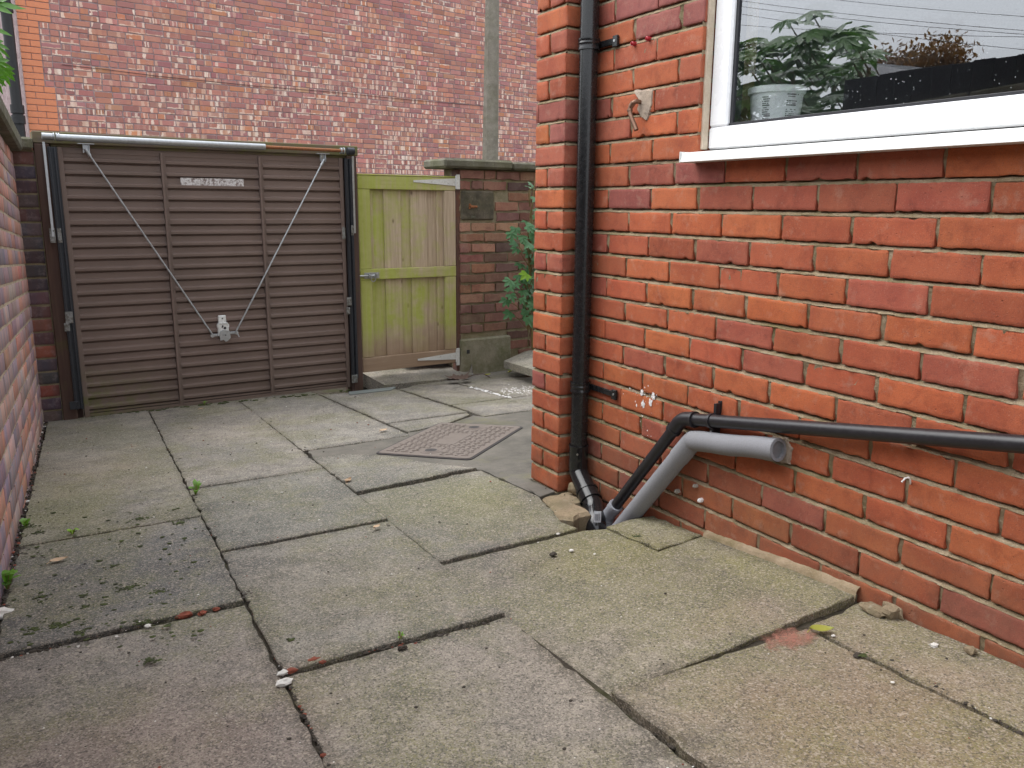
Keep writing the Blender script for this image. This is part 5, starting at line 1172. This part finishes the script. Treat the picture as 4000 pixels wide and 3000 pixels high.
M['leaf_yellow'] = mat_leaf("yellow_leaf", lin(176, 166, 78), lin(126, 136, 62), .15); M['leaf_tan'] = mat_plain("dry_tan_leaf", lin(176, 150, 122), .8, .001, 60, .15); M['leaf_brown'] = mat_plain("dead_brown_leaf", lin(78, 60, 52), .75, .001, 50, .3, dirt=lin(150, 132, 116), dscale=25, dr=(.6, .75), damt=.5); M['leaf_orange'] = mat_plain("orange_leaf", lin(186, 120, 60), .7, 0, 40, .2); M['leaf_red'] = mat_plain("dark_red_leaf", lin(130, 40, 44), .7)
flat_leaf(3210, 2458, .062, 'leaf_yellow', "curled yellow leaf lying beside the raised slab edge near the wall", 1, .22, -.5)
flat_leaf(1498, 1680, .055, 'leaf_tan', "pale tan leaf on the paving left of the manhole cover", 2, .2, .3); flat_leaf(1360, 1880, .05, 'leaf_tan', "curled brown and white leaf on the slab in front of the manhole", 3, .6, .8)
flat_leaf(230, 2187, .055, 'leaf_tan', "pale green grey leaf on the dark slab near the left wall", 4, .2, .15); flat_leaf(1472, 2057, .035, 'leaf_tan', "small pale leaf on the dark joint left of centre", 5, .3, .5); flat_leaf(785, 1597, .03, 'leaf_tan', "tiny tan leaf on the strip below the garage door", 6, .4, .1)
mb = MB(); p = at_g(1790, 1490, .01)
for i, (dx, dy, a, s) in enumerate(((0, 0, 2.6, .13), (.02, .01, .4, .12), (-.03, .0, 3.6, .12), (.03, -.03, 5.2, .09), (.0, .03, 1.4, .10))): palmate(mb, p+np.array([dx, dy, .012]), (math.cos(a), math.sin(a), .12), (0, .1, 1), s*.9, 5, .8, .2, -.22, i, .6)
mb.tube([p+np.array([.05, 0, .01]), p+np.array([.14, .03, .03]), p+np.array([.22, .02, .035]), p+np.array([.26, -.02, .012])], [.0025, .003, .003, .005], 6)
tag(mb.build("dead_leaf", M['leaf_brown'], smooth=60), "large shrivelled dark brown leaf with long stalk in front of the gate", "leaf")
for i, (px, py, s, m, lb) in enumerate(((1902, 1425, .06, 'leaf_yellow', "yellow leaf at the foot of the mossy cement base"), (1880, 1424, .04, 'leaf_red', "small dark red leaf left of the yellow one by the cement base"), (1868, 1431, .045, 'leaf_weed', "pale green leaf lying alone in front of the cement base"), (1812, 1436, .035, 'leaf_red', "tiny red leaf on the ground near the lower gate hinge"), (1995, 1447, .06, 'leaf_weed', "green leaf under the edge of the loose flagstone"), (2015, 1440, .06, 'leaf_orange', "orange leaf standing under the loose flagstone"), (1985, 1455, .05, 'leaf_yellow', "small yellow leaf nearest the camera under the flagstone"), (1905, 1465, .05, 'leaf_yellow', "thin yellowish sprig on the grey ground before the flagstone"))):
    flat_leaf(px, py, s, m, lb, 20+i, .6, i*.9, i % 2 == 0)
# maple-like pale leaf heap at the wall base
mb = MB(); palmate(mb, at_g(1945, 1425, .02), (-.2, -.3, .6), (0, -1, .2), .12, 5, 1.1, .2, .2, 3, .6); tag(mb.build("fallen_leaf", M['leaf_tan'], smooth=60), "big pale dry leaf propped against the cement base corner", "leaf", "fallen leaves")

# ------------------------------------------------------------------ moss, grit and brick crumbs on the paving
M['moss'] = mat_plain("dark_moss", (.045, .06, .012), 1., .004, 90, .4, dirt=(.02, .018, .01), dscale=60, dr=(.45, .6), damt=.7)
M['crumb'] = mat_plain("soil_crumbs", (.040, .032, .024), 1., .003, 80, .4); M['redcrumb'] = mat_plain("brick_crumbs", lin(122, 64, 48), .95, .002, 80, .25); M['whitecrumb'] = mat_plain("white_grit", (.6, .58, .54), .8)
mb = MB(); k = 0
def jl(p0, p1, n, j=6):
    for _ in range(n):
        t = rng.random(); yield (p0[0]*(1-t)+p1[0]*t+rng.normal(0, j*.5), p0[1]*(1-t)+p1[1]*t+rng.normal(0, j*.5))
J = [((600, 1635), (968, 2341), 260), ((968, 2341), (1290, 3000), 220), ((63, 2142), (796, 2014), 90), ((0, 2576), (959, 2341), 240), ((1112, 2621), (1989, 2414), 150), ((891, 2133), (1528, 2046), 60), ((960, 1612), (1275, 1835), 60), ((2405, 2715), (2720, 3000), 50), ((3230, 2440), (4000, 2867), 80), ((1300, 1565), (1540, 1510), 60)]
soil = MB(); red = MB(); wh = MB(); ms = MB()
for a, b, n in J:
    for q in jl(a, b, n):
        d = at_g(*q); sc_ = np.linalg.norm(d-np.array([0, 0, CAMZ]))/2.5; u = rng.random(); r_ = rng.exponential(.0012)+.0008; k += 1
        tgt = red if u > .93 else (wh if u > .915 else soil); tgt.blob(d+np.array([0, 0, -.003]), min(r_, .006)*(.8+.3*sc_), k, .5, (1.3, 1.1, .7), 1)
for q in jl((10, 2400), (175, 1650), 420, 10):
    d = at_g(*q, .0); d[0] = min(max(d[0], lx(d[1])-.05), lx(d[1])+.012); k += 1; u = rng.random(); (soil if u < .9 else (wh if u < .94 else red)).blob(d, min(.010, rng.exponential(.0024)+.0012), k, .5, (1.2, 1.2, .8), 1)
for i in range(12): q = (600+rng.normal(0, 8), 1660+rng.random()*340*(i % 3)/2); 
for (px, py, n, sp) in ((655, 1740, 10, 14), (690, 1790, 8, 12), (1030, 1645, 14, 22), (1185, 1762, 12, 16), (715, 1850, 10, 14), (960, 2330, 18, 22), (420, 2010, 6, 20), (85, 2150, 16, 20)):
    for _ in range(n): d = at_g(px+rng.normal(0, sp), py+rng.normal(0, sp*.5)); k += 1; soil.blob(d, rng.uniform(.002, .007), k, .6, (1.3, 1.2, .6), 1)
for _ in range(1100):     # scattered specks
    x, y = rng.uniform(-.1, 1.75), rng.uniform(.6, 5.3); u = rng.random(); d = np.array([x, y, gz(y)+.0055]); k += 1
    (wh if u < .2 else (red if u < .32 else soil)).blob(d, min(.0045, rng.exponential(.0009)+.0008), k, .5, (1.2, 1, .6), 1)
for (px, py, r_) in ((725, 2402, .013), (700, 2410, .007), (790, 2395, .008), (845, 2380, .007), (1225, 2580, .010), (1135, 2620, .009), (1260, 2585, .006)): k += 1; red.blob(at_g(px, py, .003), r_, k, .6, (1.5, 1, .7), 2)
for (px, py, r_) in ((1113, 2665, .013), (1105, 2628, .009), (578, 2445, .007), (545, 2432, .006), (2180, 2085, .005), (0, 2395, .022), (2232, 2150, .006), (3255, 2483, .004), (3650, 2520, .008)): k += 1; wh.blob(at_g(px, py, .003), r_, k, .6, (1.4, 1, .6), 2)
for (px, py, r_) in ((1570, 2530, .012), (2160, 2165, .012), (3350, 2560, .012)): k += 1; soil.blob(at_g(px, py, .003), r_*.7, k, .6, (1.5, 1, .6), 2)
# moss cushions
for (px, py, r_, n) in ((505, 2295, .028, 7), (570, 2430, .022, 5), (240, 2445, .02, 5), (310, 2475, .02, 5), (165, 2330, .018, 4), (550, 2025, .022, 6), (330, 2370, .012, 4), (590, 2580, .025, 5), (2490, 2095, .012, 6), (3370, 2558, .012, 3), (2965, 2337, .012, 3), (620, 2310, .02, 5), (700, 2040, .02, 5), (130, 2455, .018, 4), (1140, 2500, .012, 2), (330, 2325, .014, 3), (95, 2060, .03, 8), (150, 2080, .02, 5), (440, 2210, .014, 3), (215, 2440, .012, 3)):
    for _ in range(n*9):
        rr_ = abs(rng.normal(0, r_*.75)); an = rng.random()*6.28; d = at_g(px, py, .006)+np.array([rr_*math.cos(an)*1.3, rr_*math.sin(an), 0]); k += 1; ms.blob(d, rng.uniform(.0012, .0042)*(1.2-.4*min(1, rr_/r_)), k, .9, (1.3, 1.1, .42), 1)
for _ in range(260): 
    px, py = rng.uniform(40, 800), rng.uniform(1980, 2540); d = at_g(px, py, .0065); k += 1; ms.blob(d, min(.007, rng.exponential(.0022)+.0012), k, .8, (1.4, 1, .3), 1)
for q in jl((175, 1640), (1360, 1527), 120, 5): d = at_g(*q, .003); k += 1; ms.blob(d, rng.uniform(.004, .014), k, .5, (1.6, 1, .4), 1)
soil.build("soil_crumbs", M['crumb'], kind="stuff"); red.build("brick_crumbs", M['redcrumb'], kind="stuff"); wh.build("white_grit", M['whitecrumb'], kind="stuff"); ms.build("moss", M['moss'], kind="stuff", smooth=60)
# red brick dust stain by the raised slab
def mat_dust():
    t = NT("red_brick_dust"); a = t.attr("bl"); L = t.sep(a.outputs["Color"]); m = t.mul(t.rampf(t.math('ADD', L[0], t.mul(t.math('SUBTRACT', t.noise(38, 6, .75), .5), 2.6)), .4, 1.1), .75)
    t.fin(t.mix(t.noise(150, 2), lin(140, 90, 76), lin(158, 112, 96)), 1.); tr = t.new("ShaderNodeBsdfTransparent"); mx = t.new("ShaderNodeMixShader"); t.link(m, mx.inputs[0]); t.link(tr.outputs[0], mx.inputs[1]); t.link(t.p.outputs[0], mx.inputs[2]); t.link(mx.outputs[0], t.out.inputs[0]); return t.m
M['dust'] = mat_dust(); mb = MB(); n = 24; cpt = at_g(3080, 2500, .0)
V = [(cpt[0], cpt[1], cpt[2]+.0045)]; Lc = [(1, 0, 0)]
for rg, val in ((.5, .85), (1., 0.)):
    for i in range(n): a = 2*math.pi*i/n; V.append((cpt[0]+.11*rg*math.cos(a), cpt[1]+.065*rg*math.sin(a), gz(cpt[1]+.065*rg*math.sin(a))+.0045-.03*(.085*rg*math.cos(a))*0)); Lc.append((val, 0, 0))
fs = [(0, 1+i, 1+(i+1) % n) for i in range(n)]+[(1+i, 1+n+i, 1+n+(i+1) % n, 1+(i+1) % n) for i in range(n)]
mb.add(V, fs, 0, l=Lc); mb.build("brick_dust", M['dust'], kind="stuff")

# ------------------------------------------------------------------ beyond the boundary wall (mirrored in the window)
def mirror_at(px, py, X):
    """place seen in the window glass at a pixel, for a plane x = X beyond the boundary wall"""
    d = ray(px, py); GXm = FX+.02; t = (2*GXm-X)/d[0]; p = np.array([0, 0, CAMZ])+d*t; return np.array([2*GXm-p[0], p[1], p[2]])
M['autumn'] = mat_leaf("autumn_leaf", lin(150, 98, 44), lin(120, 92, 48), .3, .7); M['bark'] = mat_plain("bark", (.06, .05, .04), .9, .006, 20, .3)
tc = mirror_at(3590, 330, -19.); tr_ = thing("autumn_tree", "rounded tree in brown autumn leaf mirrored in the window glass", "tree", (tc[0], tc[1], 0))
wdt = abs(mirror_at(3780, 330, -19.)[1]-mirror_at(3400, 330, -19.)[1])*.5; top = mirror_at(3590, 140, -19.)[2]; mb = MB(); rs = random.Random(9); Rr = wdt*1.1; cz_ = top-Rr*.95
cl = [np.array([rs.gauss(0, 1), rs.gauss(0, 1), rs.gauss(0, .8)]) for _ in range(150)]; cl = [c/np.linalg.norm(c)*Rr*rs.uniform(.3, .92) for c in cl]
for c in cl:
    for _ in range(110):
        q = np.array([tc[0], tc[1], cz_])+c+np.array([rs.gauss(0, 1), rs.gauss(0, 1), rs.gauss(0, 1)])*Rr*.13; u_ = np.array([rs.gauss(0, 1), rs.gauss(0, 1), rs.gauss(0, 1)]); u_ /= np.linalg.norm(u_); v_ = np.cross(u_, [.3, .5, .8]); s = .10
        mb.add([q-u_*s, q+v_*s*.6, q+u_*s, q-v_*s*.6], [(0, 1, 2, 3)])
mb.build("crown", M['autumn'], tr_)
mb = MB(); mb.tube([(tc[0], tc[1], -.3), (tc[0], tc[1], cz_-.2*Rr), (tc[0]+.1, tc[1], cz_+.3*Rr)], [.22, .15, .06], 9)
for c in cl[::4]: mb.tube([(tc[0], tc[1], cz_-.4*Rr), np.array([tc[0], tc[1], cz_-.1*Rr])+c*.5, np.array([tc[0], tc[1], cz_])+c], [.07, .04, .015], 6)
mb.build("trunk", M['bark'], tr_)
M['tar'] = mat_plain("tarred_boards", (.016, .016, .020), .8, .003, 30, .3)
fe = thing("dark_fence", "dark tarred boards above the boundary wall, a black band mirrored in the window", "fence", (-.2, 1, 1.2)); mb = MB(); y = -1.6  # unseen boards, invented so the window glass mirrors a dark band
FW = WP0+WNn*.03
while y < 3.20:
    h = 1.785+.004*(3.2-y)+rng.normal(0, .0025); mb.box(FW, WD, WNn, ez, (y, y+.0995), (0, .016+.001*rng.random()), (1.02, h), .002); y += .100
mb.build("boards", M['tar'], fe)
for z_ in (1.15, 1.66): mb = MB(); mb.box(FW, WD, WNn, ez, (-1.6, 3.2), (-.028, -.001), (z_, z_+.05), .002) if z_ < 1.5 else mb.box(WP0, WD, WNn, ez, (-1.6, 3.2), (-.02, .029), (1.70, 1.745), .002); mb.build("fence_rail", M['tar'], fe)
M['roof_dark'] = mat_plain("dark_roof_felt", (.05, .052, .06), .8, .004, 20, .2)
for nm, (a, b, X, lb) in enumerate((((3345, 240), (3590, 280), -9., "farther outbuilding with white roof edge mirrored in the window"), ((3310, 285), (3520, 335), -7., "nearer outbuilding with white roof edge mirrored in the window"))):
    p, q = mirror_at(*a, X), mirror_at(*b, X); t = thing("outbuilding", lb, "outbuilding", (X, (p[1]+q[1])/2, 0), "outbuildings next door"); mb = MB()
    d = q-p; V = [p, q, q+np.array([-1.6, 0, .05]), p+np.array([-1.6, 0, .05])]
    mb.add([*V, *[v-np.array([0, 0, .05]) for v in V]], [(0, 1, 2, 3), (7, 6, 5, 4)]+[(i, 4+i, 4+(i+1) % 4, (i+1) % 4) for i in range(4)]); mb.build("roof", M['roof_dark'], t)
    mb = MB(); w = np.array([.03, 0, 0]); mb.add([p+w, q+w, q+w-np.array([0, 0, .17]), p+w-np.array([0, 0, .17]), p, q, q-np.array([0, 0, .17]), p-np.array([0, 0, .17])], [(0, 1, 2, 3), (4, 7, 6, 5), (0, 4, 5, 1), (3, 2, 6, 7)]); mb.build("fascia", M['upvc'], t)
    mb = MB(); V = [p+np.array([-.05, 0, -.1]), q+np.array([-.05, 0, -.1]), q+np.array([-1.55, 0, -.1]), p+np.array([-1.55, 0, -.1])]; B_ = [np.array([v[0], v[1], -.3]) for v in V]
    mb.add(V+B_, [(0, 4, 5, 1), (1, 5, 6, 2), (2, 6, 7, 3), (3, 7, 4, 0)], c=lin(120, 80, 70)); mb.build("wall", M['brick_old'], t)
M['hill'] = mat_plain("hazy_hill", lin(126, 136, 150), 1., 0, .05, .1)
mb = MB(); X = -140; V = []; n = 40
for i in range(n+1):
    y = -40+i*8; z = 7+5*mnoise.noise(Vector((i*.21, 3., 0)))+(3 if i > 24 else 0); V += [(X, y, -.5), (X-6, y, max(2, z)), (X-60, y, max(2, z)*.9)]
mb.add(V, [(3*i+a, 3*i+3+a, 3*i+4+a, 3*i+1+a) for i in range(n) for a in (0, 1)]); mb.build("hills", M['hill'], kind="structure", smooth=60)
for i, (a, b) in enumerate((((2900, 60), (4000, 200)), ((2900, 30), (4000, 140)), ((2880, 5), (4000, 125)), ((3000, -30), (4000, 70)), ((2870, 100), (4000, 150)))):
    p, q = mirror_at(*a, -11-.25*i), mirror_at(*b, -11.-.25*i); d = q-p; pts = [p-d*1.2+(q+d*1.2-(p-d*1.2))*t-np.array([0, 0, .5*(1-(2*t-1)**2)])+np.array([0, 0, .48]) for t in np.linspace(0, 1, 24)]
    mb = MB(); mb.tube(pts, .0055, 6); tag(mb.build("telephone_wire", M['cable']), "thin dark overhead wire mirrored in the window sky", "wire", "overhead wires mirrored in the window")
bpy.context.view_layer.update()
print("objects", len(bpy.data.objects))
